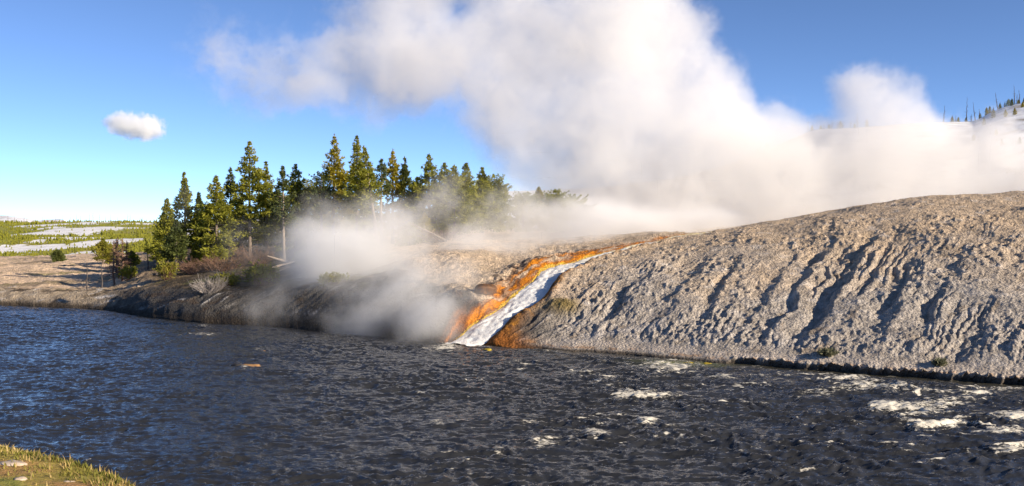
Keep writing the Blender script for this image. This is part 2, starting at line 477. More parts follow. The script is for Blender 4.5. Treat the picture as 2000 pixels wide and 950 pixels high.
# orange and brown mats beside the stream
orange = C(.74, .255, .012); deep = C(.30, .095, .015); dark = C(.07, .04, .03); yellow = C(.80, .56, .10)
mo = (~right_side) * np.exp(-((np.maximum(Dst - hw, 0)) / (.36 + .50 * sstep(4, 11, Sst) - .50 * sstep(LEN - 7, LEN - 3, Sst))) ** 2) * sstep(1, 6, Sst)
pat = fbm(Dst / .32 + .6 * fbm(Xg / 1.2, Yg / 1.2, 2, 115), Sst / 1.9, 4, 112)
base = mixc(base, deep, np.clip(mo * 1.5, 0, 1) * sstep(-.45, .1, pat))
base = mixc(base, orange, np.clip(mo * 1.7 - .1, 0, 1) * sstep(-.08, .16, pat))
base = mixc(base, dark, tw * sstep(.0, .22, fbm(Xg / .7, Yg / .7, 3, 113)) * .95)
base = mixc(base, yellow, (Dst < hw * .95 + .2 * pat) * .8 * sstep(0, 3, Sst))
mr = right_side * np.exp(-(np.maximum(Dst - hw, 0) / (.42 + .5 * sstep(LEN - 6, LEN, Sst))) ** 2) * sstep(2, 7, Sst)
base = mixc(base, C(.22, .10, .03), np.clip(mr * 1.6, 0, 1))
base = mixc(base, C(.55, .24, .03), np.clip(mr * 1.6, 0, 1) * sstep(.0, .25, fbm(Xg / .35, Yg / .35, 3, 114)) * .8)
# moss patch on the shaded hollow and a rusty crust at the water's edge right of the outflow
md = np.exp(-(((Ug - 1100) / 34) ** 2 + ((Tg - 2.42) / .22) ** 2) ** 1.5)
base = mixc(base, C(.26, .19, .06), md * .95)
Zg = Zg + md * .22
rc = np.exp(-(((Ug - 960) / 60) ** 2)) * (1 - sstep(.9, 1.6, Tg)) * sstep(905, 930, Ug)
base = mixc(base, C(.33, .12, .025), np.clip(rc * 1.4, 0, 1))
base = np.clip(base, 0.01, .85)

V = np.stack([Xg, Yg, Zg], -1).reshape(-1, 3)
GF = grid_faces(NR, NC)
terr = link_mesh('ground', V, GF, M_ground, attrs={'col': base.reshape(-1, 3)})
tag(terr, 'pale grey sinter mound and brown grassy bank along the far side of the river', kind='structure')
bvh = BVHTree.FromPolygons([tuple(v) for v in V.tolist()], GF.tolist())
def gz(x, y):
    h = bvh.ray_cast(Vector((x, y, 60)), Vector((0, 0, -1)))
    return h[0].z if h[0] else 0.0
def at(u, Y):
    x = PX(u, Y)
    return Vector((x, Y, gz(x, Y)))

# ------------------------------------------------------------------ base sheet, reaching the horizon
nr, nc = 24, 96
rr = np.concatenate([[0], np.geomspace(40, 6000, nr - 1)])
an = np.linspace(0, 2 * math.pi, nc)
RX = rr[:, None] * np.cos(an)[None]; RY = rr[:, None] * np.sin(an)[None]
RZ = np.full_like(RX, -2.6)
bs = link_mesh('riverbed', np.stack([RX, RY, RZ], -1).reshape(-1, 3), grid_faces(nr, nc)[:, ::-1], M_ground,
               attrs={'col': np.tile(C(.12, .11, .07), (nr * nc, 1))})
tag(bs, kind='structure')

# ------------------------------------------------------------------ river
m, n, l, b = new_mat('river_water')
geo = n.new('ShaderNodeNewGeometry')
mp = n.new('ShaderNodeMapping'); mp.inputs['Scale'].default_value = (0.75, 2.1, 1.0)
l.new(geo.outputs['Position'], mp.inputs[0])
w1 = noise_node(n, l, 3.2, 5, 0.62, mp.outputs[0])
bp = n.new('ShaderNodeBump'); bp.inputs['Strength'].default_value = 0.55; bp.inputs['Distance'].default_value = 0.10
l.new(w1.outputs['Fac'], bp.inputs['Height'])
b.inputs['Base Color'].default_value = (.010, .011, .012, 1)
b.inputs['Roughness'].default_value = 0.06
b.inputs['IOR'].default_value = 1.33
l.new(bp.outputs[0], b.inputs['Normal'])
fo = n.new('ShaderNodeAttribute'); fo.attribute_name = 'foam'
fn = noise_node(n, l, 5.0, 6, 0.8, mp.outputs[0])
ma = n.new('ShaderNodeMath'); ma.operation = 'MULTIPLY_ADD'; ma.inputs[1].default_value = 2.6
l.new(fn.outputs['Fac'], ma.inputs[0]); l.new(fo.outputs['Fac'], ma.inputs[2])
rf = n.new('ShaderNodeMapRange'); rf.inputs[1].default_value = 1.80; rf.inputs[2].default_value = 2.02
l.new(ma.outputs[0], rf.inputs[0])
fb = n.new('ShaderNodeBsdfDiffuse'); fb.inputs[0].default_value = (.70, .66, .56, 1)
l.new(bp.outputs[0], fb.inputs['Normal'])
tt_ = n.new('ShaderNodeAttribute'); tt_.attribute_name = 'tint'
l.new(tt_.outputs['Color'], b.inputs['Base Color'])
mx = n.new('ShaderNodeMixShader')
l.new(rf.outputs[0], mx.inputs[0]); l.new(b.outputs[0], mx.inputs[1]); l.new(fb.outputs[0], mx.inputs[2])
l.new(mx.outputs[0], n['Material Output'].inputs[0])
M_water = m

uw = np.concatenate([np.linspace(-9000, -300, 70, endpoint=False), np.linspace(-300, -40, 60, endpoint=False),
                     np.arange(-40, 2045, 2.1), np.linspace(2045, 2400, 70, endpoint=False), np.linspace(2400, 9000, 70)])
yw = [8.0]
while yw[-1] < 15: yw.append(yw[-1] + 0.4)
while yw[-1] < 68: yw.append(yw[-1] + 0.045 + 0.0010 * (yw[-1] - 15))
while yw[-1] < 90: yw.append(yw[-1] + 2)
yw = np.array(yw)
UW, YW = np.meshgrid(uw, yw)
XW = PX(UW, YW)
rapid = 0.55 + 0.45 * sstep(-12, 8, XW + 0.15 * (YW - 30))
wx = XW + 0.5 * fbm(XW / 2, YW / 2, 2, 201); wy = YW + 0.4 * fbm(XW / 2, YW / 2, 2, 202)
wav = 0.055 * (1 - 2.1 * np.abs(perlin(wx / 1.7, wy / .95, 210)))
wav += 0.066 * (1 - 2.0 * np.abs(perlin(wx / .98 + 5, wy / .42, 211)))
wav += 0.052 * (1 - 2.0 * np.abs(perlin(wx / .46 + 9, wy / .20, 212)))
wav += 0.030 * perlin(wx / .24, wy / .11, 213)
wav += 0.06 * fbm(XW / 6, YW / 4, 2, 214)
wav = wav * rapid * (0.75 + 0.5 * sstep(-.3, .3, fbm(XW / 5, YW / 3, 2, 215)))
foam = np.zeros_like(wav)
FO = [(398,655,34,3,1),(392,640,22,2,.7),(505,684,18,3,.8),(476,719,16,3,.9),(1310,719,58,9,1.0),(1220,779,34,6,.9),(1295,781,46,4,.8),
      (852,833,16,5,.8),(890,831,22,5,.8),(1038,829,26,6,.8),(1056,876,24,9,.85),(976,893,12,9,.6),(1162,859,26,6,.7),(1265,829,18,6,.8),
      (1405,742,34,4,.7),(1440,770,30,4,.5),(1462,756,40,4,.6),(1530,758,30,4,.35),(1592,776,44,6,.85),(1655,744,40,4,.7),(1600,748,30,3,.4),
      (1672,762,30,5,.6),(1745,762,60,6,.85),(1700,752,30,4,.5),(1722,799,30,7,1),(1788,802,60,7,.85),(1905,778,50,6,.7),(1960,770,40,5,.5),
      (1835,838,70,5,.8),(1980,850,44,7,1),(1990,884,34,7,1.1),(1992,823,20,5,.9),(1720,738,40,3,.45),(1880,792,40,5,.5),(765,718,36,3,.5),
      (1125,731,50,3,.4),(1010,713,50,3,.45),(1130,735,30,3,.5),(880,681,34,7,1.0),(840,690,50,8,.4),(1920,760,50,3,.4),(1500,740,60,3,.4),
      (1200,745,50,3,.4),(940,885,20,4,.5),(1110,870,20,5,.5),(1500,900,30,5,.35),(1735,930,24,5,.5),(1830,908,24,4,.5),(1590,835,24,5,.4),
      (455,810,14,4,.3),(700,770,20,4,.3),(1260,900,18,5,.4),(1350,760,60,3,.45),(1960,810,50,5,.5),(1820,775,60,4,.5)]
VW = 440 + EYE * FPX / YW
for fu, fv, ru, rv, w in FO:
    q = ((UW - fu) / (ru * 1.15)) ** 2 + ((VW - fv) / (rv * 1.5)) ** 2
    foam += w * .50 * np.exp(-q) * (UW > -2000)
wav += 0.10 * np.clip(foam, 0, 1)
crest = sstep(.07, .15, wav) * (0.45 + .55 * sstep(2, 16, XW) ) * sstep(-.1, .5, fbm(XW / 4, YW / 4, 3, 220))
foam = foam + crest * 0.42  # crest flecks: foam, plus water sparkle painted in as white specks
foam += sstep(.085, .15, wav) * .24
foam += .50 * sstep(.44, .62, perlin(wx / .48 + 31, wy / .27 + 7, 230)) * sstep(-.25, .15, fbm(XW / 3, YW / 3, 2, 231)) * sstep(.02, .10, wav) * (.45 + .55 * sstep(-12, 8, XW))
shore_y = np.interp(UW, ucol, Yg[10])
wav *= sstep(0, 2.5, shore_y - YW) * .8 + .2
foam += 0.16 * np.exp(-((shore_y - YW - .15) / .2) ** 2) * fbm(XW / .8, YW / .8, 2, 222) * (UW > 0)
tint = np.tile(C(.028, .029, .031), (UW.size, 1)).reshape(UW.shape + (3,))
gq = np.exp(-(((UW - 1345) / 75) ** 2 + ((VW - 713) / 7) ** 2))
tint = mixc(tint, C(.12, .14, .02), np.clip(gq, 0, 1) * .8)
sh = np.exp(-np.maximum(shore_y - YW, 0) / .9) * sstep(900, 1000, UW)
tint = mixc(tint, C(.07, .065, .045), sh * .9)
riv = link_mesh('river', np.stack([XW, YW, wav - 0.02], -1).reshape(-1, 3), grid_faces(*UW.shape), M_water,
                attrs={'foam': foam.ravel(), 'tint': tint.reshape(-1, 3)})
tag(riv, kind='structure')

# ------------------------------------------------------------------ hot stream
m, n, l, b = new_mat('hot_stream_water')
at_ = n.new('ShaderNodeAttribute'); at_.attribute_name = 'col'
l.new(at_.outputs['Color'], b.inputs['Base Color']); b.inputs['Roughness'].default_value = .28
geo = n.new('ShaderNodeNewGeometry'); nz = noise_node(n, l, 6, 5, .7, geo.outputs['Position'])
bp = n.new('ShaderNodeBump'); bp.inputs['Strength'].default_value = .8; bp.inputs['Distance'].default_value = .08
l.new(nz.outputs['Fac'], bp.inputs['Height']); l.new(bp.outputs[0], b.inputs['Normal'])
M_stream = m
ns, nw = 420, 26
ss = np.linspace(0, LEN, ns)
cx = pchip(sk, P2[:, 0], ss); cyy = pchip(sk, P2[:, 1], ss)
tx = np.gradient(cx); ty = np.gradient(cyy); tl = np.hypot(tx, ty); tx /= tl; ty /= tl
ww = np.linspace(-1, 1, nw)
HWs = half_width(ss) * (1 + .12 * fbm(ss / 1.2, ss * 0, 3, 301))
SX = cx[:, None] + (ww * HWs[:, None]) * (-ty)[:, None]
SY = cyy[:, None] + (ww * HWs[:, None]) * (tx)[:, None]
czs = np.array([gz(x, y) for x, y in zip(cx, cyy)])
czs = np.convolve(np.pad(czs, 8, mode='edge'), np.ones(17) / 17, 'valid')
SS = np.broadcast_to(ss[:, None], SX.shape); WW = np.broadcast_to(ww, SX.shape)
lump = 0.07 * fbm(SS / .9, WW * 1.5, 4, 302) + 0.05 * perlin(SS / .25, WW * 3, 303)
SZ = czs[:, None] + .13 + lump * (1 - WW ** 4) - .10 * WW ** 4
SZ = np.where(SZ < .02, .02 + lump * .4, SZ)
wht = fbm(SS / 2.2, WW * 2.2, 4, 304) + .55 * sstep(LEN * .25, LEN * .8, SS) - .05 + .35 * sstep(-.3, .8, WW) 
# WW>0 is the mound side or the far side?  computed from geometry below
sc_ = mixc(np.zeros(SX.shape + (3,)) + C(.72, .55, .22), C(.84, .80, .70), sstep(-.10, .22, wht))
sc_ = mixc(sc_, C(.72, .33, .03), sstep(.62, .95, np.abs(WW)) * sstep(.05, -.25, wht - .35) * .9)
sc_ = mixc(sc_, C(.90, .90, .88), sstep(LEN * .55, LEN * .75, SS) * .8)
st = link_mesh('stream', np.stack([SX, SY, SZ], -1).reshape(-1, 3), grid_faces(ns, nw), M_stream, attrs={'col': sc_.reshape(-1, 3)})
tag(st, 'white and yellow hot stream tumbling down the orange channel into the river', kind='structure')

# ------------------------------------------------------------------ hills
def polar_sheet(name, ucols, Yrows, zfun, colfun, mat):
    U, Y = np.meshgrid(ucols, Yrows); X = PX(U, Y)
    Z = zfun(U, X, Y)
    c = colfun(U, X, Y, Z)
    o = link_mesh(name, np.stack([X, Y, Z], -1).reshape(-1, 3), grid_faces(*U.shape), mat, attrs={'col': c.reshape(-1, 3)})
    tag(o, kind='structure')
    return U, X, Y, Z
M_hill = ground_material('hillside', 0.3, .25, 1.5, .2, .3)
def zl(U, X, Y):
    z = pchip([140, 180, 215, 262, 300, 420, 520, 630, 760, 1000, 1300], [-2, -1.6, .1, 1.9, 1.2, -1.2, 2.3, 6.0, 7.0, 4, 0], Y)
    k = sstep(150, 240, Y)
    z += k * (.9 * fbm(X / 30 + 3, Y / 60, 3, 401) + .8 * np.sin(X / 17 + Y / 60) * (Y < 2000) * .6)
    z += np.clip((U - 330) / 700, 0, 1) * 10 * sstep(300, 620, Y)
    return z
def snowf(X, Y):
    a = fbm(X / 15, Y / 34, 4, 404); b_ = fbm(X / 34, Y / 80, 4, 414)
    f = sstep(300, 400, Y)
    return a * (1 - f) + b_ * f
def cl_(U, X, Y, Z):
    c = mixc(np.zeros(U.shape + (3,)) + C(.30, .30, .05), C(.34, .28, .10), sstep(0.1, .4, fbm(X / 20, Y / 30, 3, 403)) * .7)
    return mixc(c, C(.86, .85, .84), sstep(.04, .09, snowf(X, Y) + .2 * fbm(X / 3, Y / 5, 3, 405)) * sstep(172, 190, Y))
hu = np.concatenate([np.linspace(-3500, -60, 60, endpoint=False), np.arange(-60, 420, 1.6), np.linspace(422, 1700, 160)])
hy = np.concatenate([np.linspace(140, 320, 150, endpoint=False), np.linspace(320, 900, 260, endpoint=False), np.linspace(900, 1300, 12)])
HU, HX, HY, HZ = polar_sheet('hills', hu, hy, zl, cl_, M_hill)
def zs(U, X, Y):
    v = pchip([-3500, -200, 0, 40, 75, 100, 118, 140, 200, 300, 1700], [424, 424, 421, 425, 431, 429, 428.5, 436, 438, 440, 440], U)
    return (PZ(v, 2600) + 14) * np.exp(-((Y - 2600) / 520) ** 2) - 14 + 4 * fbm(X / 150, Y / 150, 4, 410) * .6
def cs(U, X, Y, Z):
    c = np.zeros(U.shape + (3,)) + C(.86, .86, .88)
    return mixc(c, C(.22, .20, .18), sstep(.12, .3, fbm(X / 30, Y / 60, 4, 411)) * .8)
polar_sheet('snowy_ridge', np.linspace(-3500, 1700, 700), np.linspace(1300, 3600, 90), zs, cs, M_hill)
# snow hill behind the steam on the right
SIL_U = [700, 800, 900, 960, 1040, 1150, 1300, 1400, 1480, 1560, 1600, 1700, 1780, 1850, 1900, 1930, 1960, 2000, 2200, 2600, 6000]
SIL_V = [520, 440, 392, 376, 372, 368, 352, 330, 303, 270, 257, 251, 247, 244, 240, 226, 214, 205, 170, 120, 60]
def zr(U, X, Y):
    zc = PZ(pchip(SIL_U, SIL_V, U), 300)
    t = np.clip((Y - 170) / 130, 0, 1)
    z = -2 + np.maximum(zc + 2, -4) * (1 - (1 - t) ** 1.6)
    z = np.where(Y > 300, z - (Y - 300) * .12, z)
    return z + (1.4 * fbm(X / 25, Y / 25, 4, 421) + .35 * fbm(X / 5, Y / 5, 3, 422)) * t * (1 - .6 * sstep(280, 300, Y) * (Y < 305))
def cr(U, X, Y, Z):
    c = np.zeros(U.shape + (3,)) + C(.86, .87, .89)
    c = mixc(c, C(.33, .26, .17), sstep(.10, .28, fbm(X / 9, Y / 9, 4, 423)) * .7 * sstep(1930, 1990, U))
    return mixc(c, C(.30, .28, .25), sstep(.22, .4, fbm(X / 6, Y / 8, 4, 424)) * .5)
RU, RX_, RY_, RZ_ = polar_sheet('snowy_hill', np.concatenate([np.arange(700, 2100, 4), np.linspace(2100, 6000, 90)]),
            np.concatenate([np.linspace(165, 310, 130), np.linspace(315, 600, 12)]), zr, cr, M_hill)

def zfun_at(fn, u, Y):
    a = np.array([[float(u)]]); y = np.array([[float(Y)]])
    return float(fn(a, PX(a, y), y)[0, 0])

# ------------------------------------------------------------------ tube / foliage builders
class Buf:
    def __init__(s): s.v = []; s.q = []; s.t = []; s.n = 0
    def tube(s, pts, rad, k=6, cap=True):
        pts = np.asarray(pts, float); rad = np.asarray(rad, float)
        m_ = len(pts)
        d = np.gradient(pts, axis=0); d /= np.linalg.norm(d, axis=1)[:, None] + 1e-9
        up = np.where(np.abs(d[:, 2:3]) > .9, np.array([[1., 0, 0]]), np.array([[0, 0, 1.]]))
        a = np.cross(d, up); a /= np.linalg.norm(a, axis=1)[:, None] + 1e-9
        b_ = np.cross(d, a)
        th = np.linspace(0, 2 * math.pi, k, endpoint=False)
        ring = pts[:, None] + rad[:, None, None] * (np.cos(th)[None, :, None] * a[:, None] + np.sin(th)[None, :, None] * b_[:, None])
        s.v.append(ring.reshape(-1, 3))
        i = np.arange(m_ - 1)[:, None] * k + np.arange(k)[None]; j = np.arange(m_ - 1)[:, None] * k + (np.arange(k)[None] + 1) % k
        s.q.append(np.stack([i, j, j + k, i + k], -1).reshape(-1, 4) + s.n)
        s.n += m_ * k
    def add(s, V, T=None, Q=None):
        s.v.append(V)
        if T is not None: s.t.append(T + s.n)
        if Q is not None: s.q.append(Q + s.n)
        s.n += len(V)
    def build(s, name, mat, parent=None, smooth=True, loc=None):
        F = []
        if s.q: F.append(np.concatenate(s.q))
        if s.t: F.append(np.concatenate(s.t))
        return link_mesh(name, np.concatenate(s.v), F, mat, parent, smooth, loc=loc)

def tufts(rg, P, D, n_each, ln, wd, up=.25, spread=.8, sc=None):
    """needle sprays: for every point a handful of slim diamonds fanning about direction D"""
    P = np.repeat(P, n_each, 0); D = np.repeat(D, n_each, 0)
    k = len(P)
    d = D + rg.normal(0, spread, (k, 3)); d[:, 2] += up
    d /= np.linalg.norm(d, axis=1)[:, None]
    sd = np.cross(d, rg.normal(0, 1, (k, 3))); sd /= np.linalg.norm(sd, axis=1)[:, None] + 1e-9
    if sc is None: sc = np.ones(k // n_each)
    sc = np.repeat(sc, n_each)[:, None]
    L = ln * rg.uniform(.6, 1.3, (k, 1)) * sc; W = wd * rg.uniform(.6, 1.3, (k, 1)) * np.sqrt(sc)
    p0 = P + rg.normal(0, ln * .22, (k, 3)) * sc
    V = np.stack([p0, p0 + d * L * .45 + sd * W, p0 + d * L, p0 + d * L * .5 - sd * W], 1).reshape(-1, 3)
    Q = np.arange(k * 4).reshape(-1, 4)
    return V, Q

def conifer(name, base, H, Rw, seed, fol, bark, crown0=.22, dens=1.0, shape='cone', lean=(0, 0), side=0, label=None, group=None, rad=None, dead=True, gap=0.28, tl=.32):
    rg = np.random.default_rng(seed)
    root = empty(name, base)
    nt = 14
    hz = np.linspace(0, H, nt)
    wob = np.cumsum(rg.normal(0, .012 * H / 8, (nt, 2)), 0)
    tp = np.stack([lean[0] * hz / H + wob[:, 0], lean[1] * hz / H + wob[:, 1], hz - .15 * (hz == 0)], 1)
    r0 = rad or (.012 * H + .03)
    tb = Buf()
    tr = r0 * (1 - hz / H) ** .8 + .012; tr[0] *= 1.35
    tb.tube(tp, tr, 8)
    def tpos(z): return np.array([np.interp(z, hz, tp[:, 0]), np.interp(z, hz, tp[:, 1]), z])
    ps = []; ds = []
    z = H * crown0
    while z < H * .985:
        f = (z - H * crown0) / (H * (1 - crown0))
        if shape == 'cone': pr = 1.12 * (1 - f) ** .85 * (1 - .22 * (1 - f) ** 6)
        elif shape == 'round': pr = math.sqrt(max(0, 1 - (f * 1.7 - .62) ** 2 / 1.25)) if f > 0 else .5
        else: pr = (1 - f) ** .7 * (.62 + .6 * math.sin(min(1, f * 1.3 + .12) * math.pi))
        pr = max(pr, .04) * (1.0 if f < .8 else 1 - .35 * (f - .8) / .2)
        nb = int(rg.integers(4, 7)) if f < .85 else 3
        a0 = rg.uniform(0, 6.28)
        for b_ in range(nb):
            if rg.uniform() < gap * (1.3 - f): continue
            a = a0 + b_ * 6.28 / nb + rg.normal(0, .25)
            ln = Rw * pr * rg.uniform(.45, 1.30)
            if side: ln *= 1 + .55 * side * math.cos(a)
            el = .55 * f - .12 + rg.normal(0, .1)
            dr = np.array([math.cos(a) * math.cos(el), math.sin(a) * math.cos(el), math.sin(el)])
            o = tpos(z)
            m_ = max(2, int(ln / .19))
            q = np.linspace(.12, 1, m_ + 1)[:, None]
            pts = o + dr * ln * q + np.array([0, 0, 1]) * (-.16 * ln * q ** 1.2 + .22 * ln * q ** 2.6)
            if ln > .35: tb.tube(pts[[0, len(pts) // 2, -1]], [r0 * .16 + .006, r0 * .10 + .005, .004], 3)
            keep = q[:, 0] > (.18 if f > .5 else .30)
            pp = pts[keep]
            sidev = np.cross(dr, [0, 0, 1]) ; sidev /= np.linalg.norm(sidev) + 1e-9
            wq = (1 - q[keep] * .8) * ln * .34
            for sgn in (0, 1, -1):
                ps.append(pp + sgn * sidev * wq * rg.uniform(.5, 1.1, (len(pp), 1)))
                ds.append(np.tile(dr + sgn * sidev * .7, (len(pp), 1)))
        z += (H * .030 * rg.uniform(.6, 1.5) + .04) * (1 - .45 * f)
    ps.append(np.array([tpos(H)]) - [0, 0, .1]); ds.append(np.array([[0, 0, 1.]]))
    P = np.concatenate(ps); D = np.concatenate(ds)
    V, Q = tufts(rg, P, D, max(2, int(round(6 * dens))), tl * .86, tl * .13, sc=1 - .62 * sstep(.6, 1.0, P[:, 2] / H))
    if dead:
        for k in range(int(10 + H)):
            z = H * rg.uniform(.06, crown0 + .12); a = rg.uniform(0, 6.28); ln = Rw * rg.uniform(.25, .75)
            o = tpos(z); dr = np.array([math.cos(a), math.sin(a), rg.uniform(-.3, .15)])
            tb.tube([o, o + dr * ln * .5, o + dr * ln + [0, 0, -.12 * ln]], [.02, .013, .005], 3)
    tb.build('trunk', bark, root)
    cb = Buf(); cb.add(V, None, Q); cb.build('crown', fol, root, smooth=False)
    tag(root, label, 'tree', group)
    return root

def snag(name, base, H, seed, mat, label, group=None, lean=(0, 0), nbr=26, r0=None, brl=.5, cat='dead tree', merge=False):
    rg = np.random.default_rng(seed)
    root = empty(name, base)
    tb = Buf(); bb = Buf()
    hz = np.linspace(-.2, H, 10)
    tp = np.stack([lean[0] * hz / H + rg.normal(0, .008 * H, 10), lean[1] * hz / H, hz], 1)
    r0 = r0 or .012 * H + .02
    tb.tube(tp, r0 * (1 - np.linspace(0, 1, 10)) + .015, 6)
    for k in range(nbr):
        z = H * rg.uniform(.15, .97); a = rg.uniform(0, 6.28); ln = brl * (1.15 - z / H) * rg.uniform(.4, 1.2)
        o = np.array([np.interp(z, hz, tp[:, 0]), np.interp(z, hz, tp[:, 1]), z])
        dr = np.array([math.cos(a), math.sin(a), rg.uniform(-.2, .5)])
        e = o + dr * ln
        bb.tube([o, o + dr * ln * .55 + [0, 0, .03], e], [r0 * .22 + .008, r0 * .12 + .006, .004], 3)
        for j in range(2):
            d2 = dr + rg.normal(0, .5, 3); p = o + dr * ln * rg.uniform(.4, .8)
            bb.tube([p, p + d2 * ln * .35], [.008, .003], 3)
    if merge:
        tb.v += bb.v; tb.q += [q + tb.n for q in bb.q]; tb.n += bb.n
        tb.build('trunk', mat, root)
    else:
        tb.build('trunk', mat, root); bb.build('branches', mat, root)
    tag(root, label, cat, group)
    return root

def twig_bush(name, base, w, h, seed, mat, label, cat='shrub', group=None, leaf=None, nst=70, thick=.012):
    rg = np.random.default_rng(seed)
    root = empty(name, base)
    tb = Buf(); ps = []; ds = []
    for k in range(nst):
        a = rg.uniform(0, 6.28); r_ = w * .5 * rg.uniform(0, .5); 
        o = np.array([math.cos(a) * r_, math.sin(a) * r_, -.05])
        e = o + np.array([math.cos(a) * w * .5 * rg.uniform(.2, 1), math.sin(a) * w * .4 * rg.uniform(.2, 1), h * rg.uniform(.45, 1.05)])
        mid = (o + e) / 2 + rg.normal(0, .10 * w, 3) * [1, 1, .4]
        tb.tube([o, mid, e], [thick, thick * .7, thick * .3], 3)
        for j in range(3):
            p = mid + (e - mid) * rg.uniform(0, .8); d_ = (e - o) * .25 + rg.normal(0, .18 * h, 3)
            tb.tube([p, p + d_], [thick * .5, thick * .25], 3)
            ps.append(p + d_ * .8); ds.append(d_ / (np.linalg.norm(d_) + 1e-9))
        ps.append(e); ds.append((e - o) / (np.linalg.norm(e - o) + 1e-9))
    tb.build('branches', mat, root)
    if leaf:
        V, Q = tufts(rg, np.array(ps), np.array(ds), 6, .14, .03, .2, .8)
        cb = Buf(); cb.add(V, None, Q); cb.build('leaves', leaf, root, smooth=False)
    tag(root, label, cat, group)
    return root

def log(name, base, L, rz, tilt, seed, mat, label, group=None, roots=True, r0=.13, nbr=10, cat='fallen log'):
    rg = np.random.default_rng(seed)
    root = empty(name, base, rz)
    tb = Buf()
    q = np.linspace(0, 1, 9)
    pts = np.stack([q * L * math.cos(tilt), rg.normal(0, .02 * L, 9), r0 * .6 + q * L * math.sin(tilt)], 1)
    tb.tube(pts, r0 * (1 - .75 * q), 8)
    tb.build('trunk', mat, root)
    bb = Buf()
    for k in range(nbr):
        s = rg.uniform(.2, .95); o = np.array([s * L * math.cos(tilt), 0, r0 * .6 + s * L * math.sin(tilt)])
        d_ = np.array([rg.uniform(.1, .8), rg.normal(0, .8), rg.uniform(-.1, .9)]) * L * .16 * rg.uniform(.5, 1.3)
        bb.tube([o, o + d_ * .5 + [0, 0, .03], o + d_], [r0 * .25, r0 * .16, .008], 4)
    if nbr: bb.build('branches', mat, root)
    if roots:
        rb = Buf()
        for k in range(9):
            a = k * .7 + rg.uniform(0, .4)
            d_ = np.array([-rg.uniform(.15, .6), math.cos(a), math.sin(a) * .8 + .25]) * rg.uniform(.3, .75) * L * .22
            rb.tube([pts[0], pts[0] + d_ * .5, pts[0] + d_ + rg.normal(0, .05, 3)], [r0 * .6, r0 * .35, .015], 5)
        rb.build('roots', mat, root)
    tag(root, label, cat, group)
    return root

def rock(name, base, sx, sy, sz, seed, mat, label, group=None, rz=0, cat='rock'):
    rg = np.random.default_rng(seed)
    nu, nv = 28, 16
    th = np.linspace(0, 2 * math.pi, nu, endpoint=False); ph = np.linspace(.02, math.pi - .02, nv)
    T, Pp = np.meshgrid(th, ph)
    X = np.sin(Pp) * np.cos(T); Y = np.sin(Pp) * np.sin(T); Z = np.cos(Pp)
    d_ = 1 + .35 * fbm(X * 1.4 + seed, Y * 1.4 + Z, 3, seed) + .10 * perlin(X * 4 + Z * 2, Y * 4, seed + 5)
    V = np.stack([X * d_ * sx, Y * d_ * sy, np.sign(Z) * np.abs(Z) ** .7 * d_ * sz], -1).reshape(-1, 3)
    i = np.arange(nv - 1)[:, None] * nu + np.arange(nu); j = np.arange(nv - 1)[:, None] * nu + (np.arange(nu) + 1) % nu
    Q = np.stack([i, i + nu, j + nu, j], -1).reshape(-1, 4)
    o = link_mesh(name, V, [Q, np.array([list(range(nu))]), np.array([list(range(nu * nv - 1, nu * (nv - 1) - 1, -1))])], mat)
    o.location = base; o.rotation_euler.z = rz
    tag(o, label, cat, group)
    return o

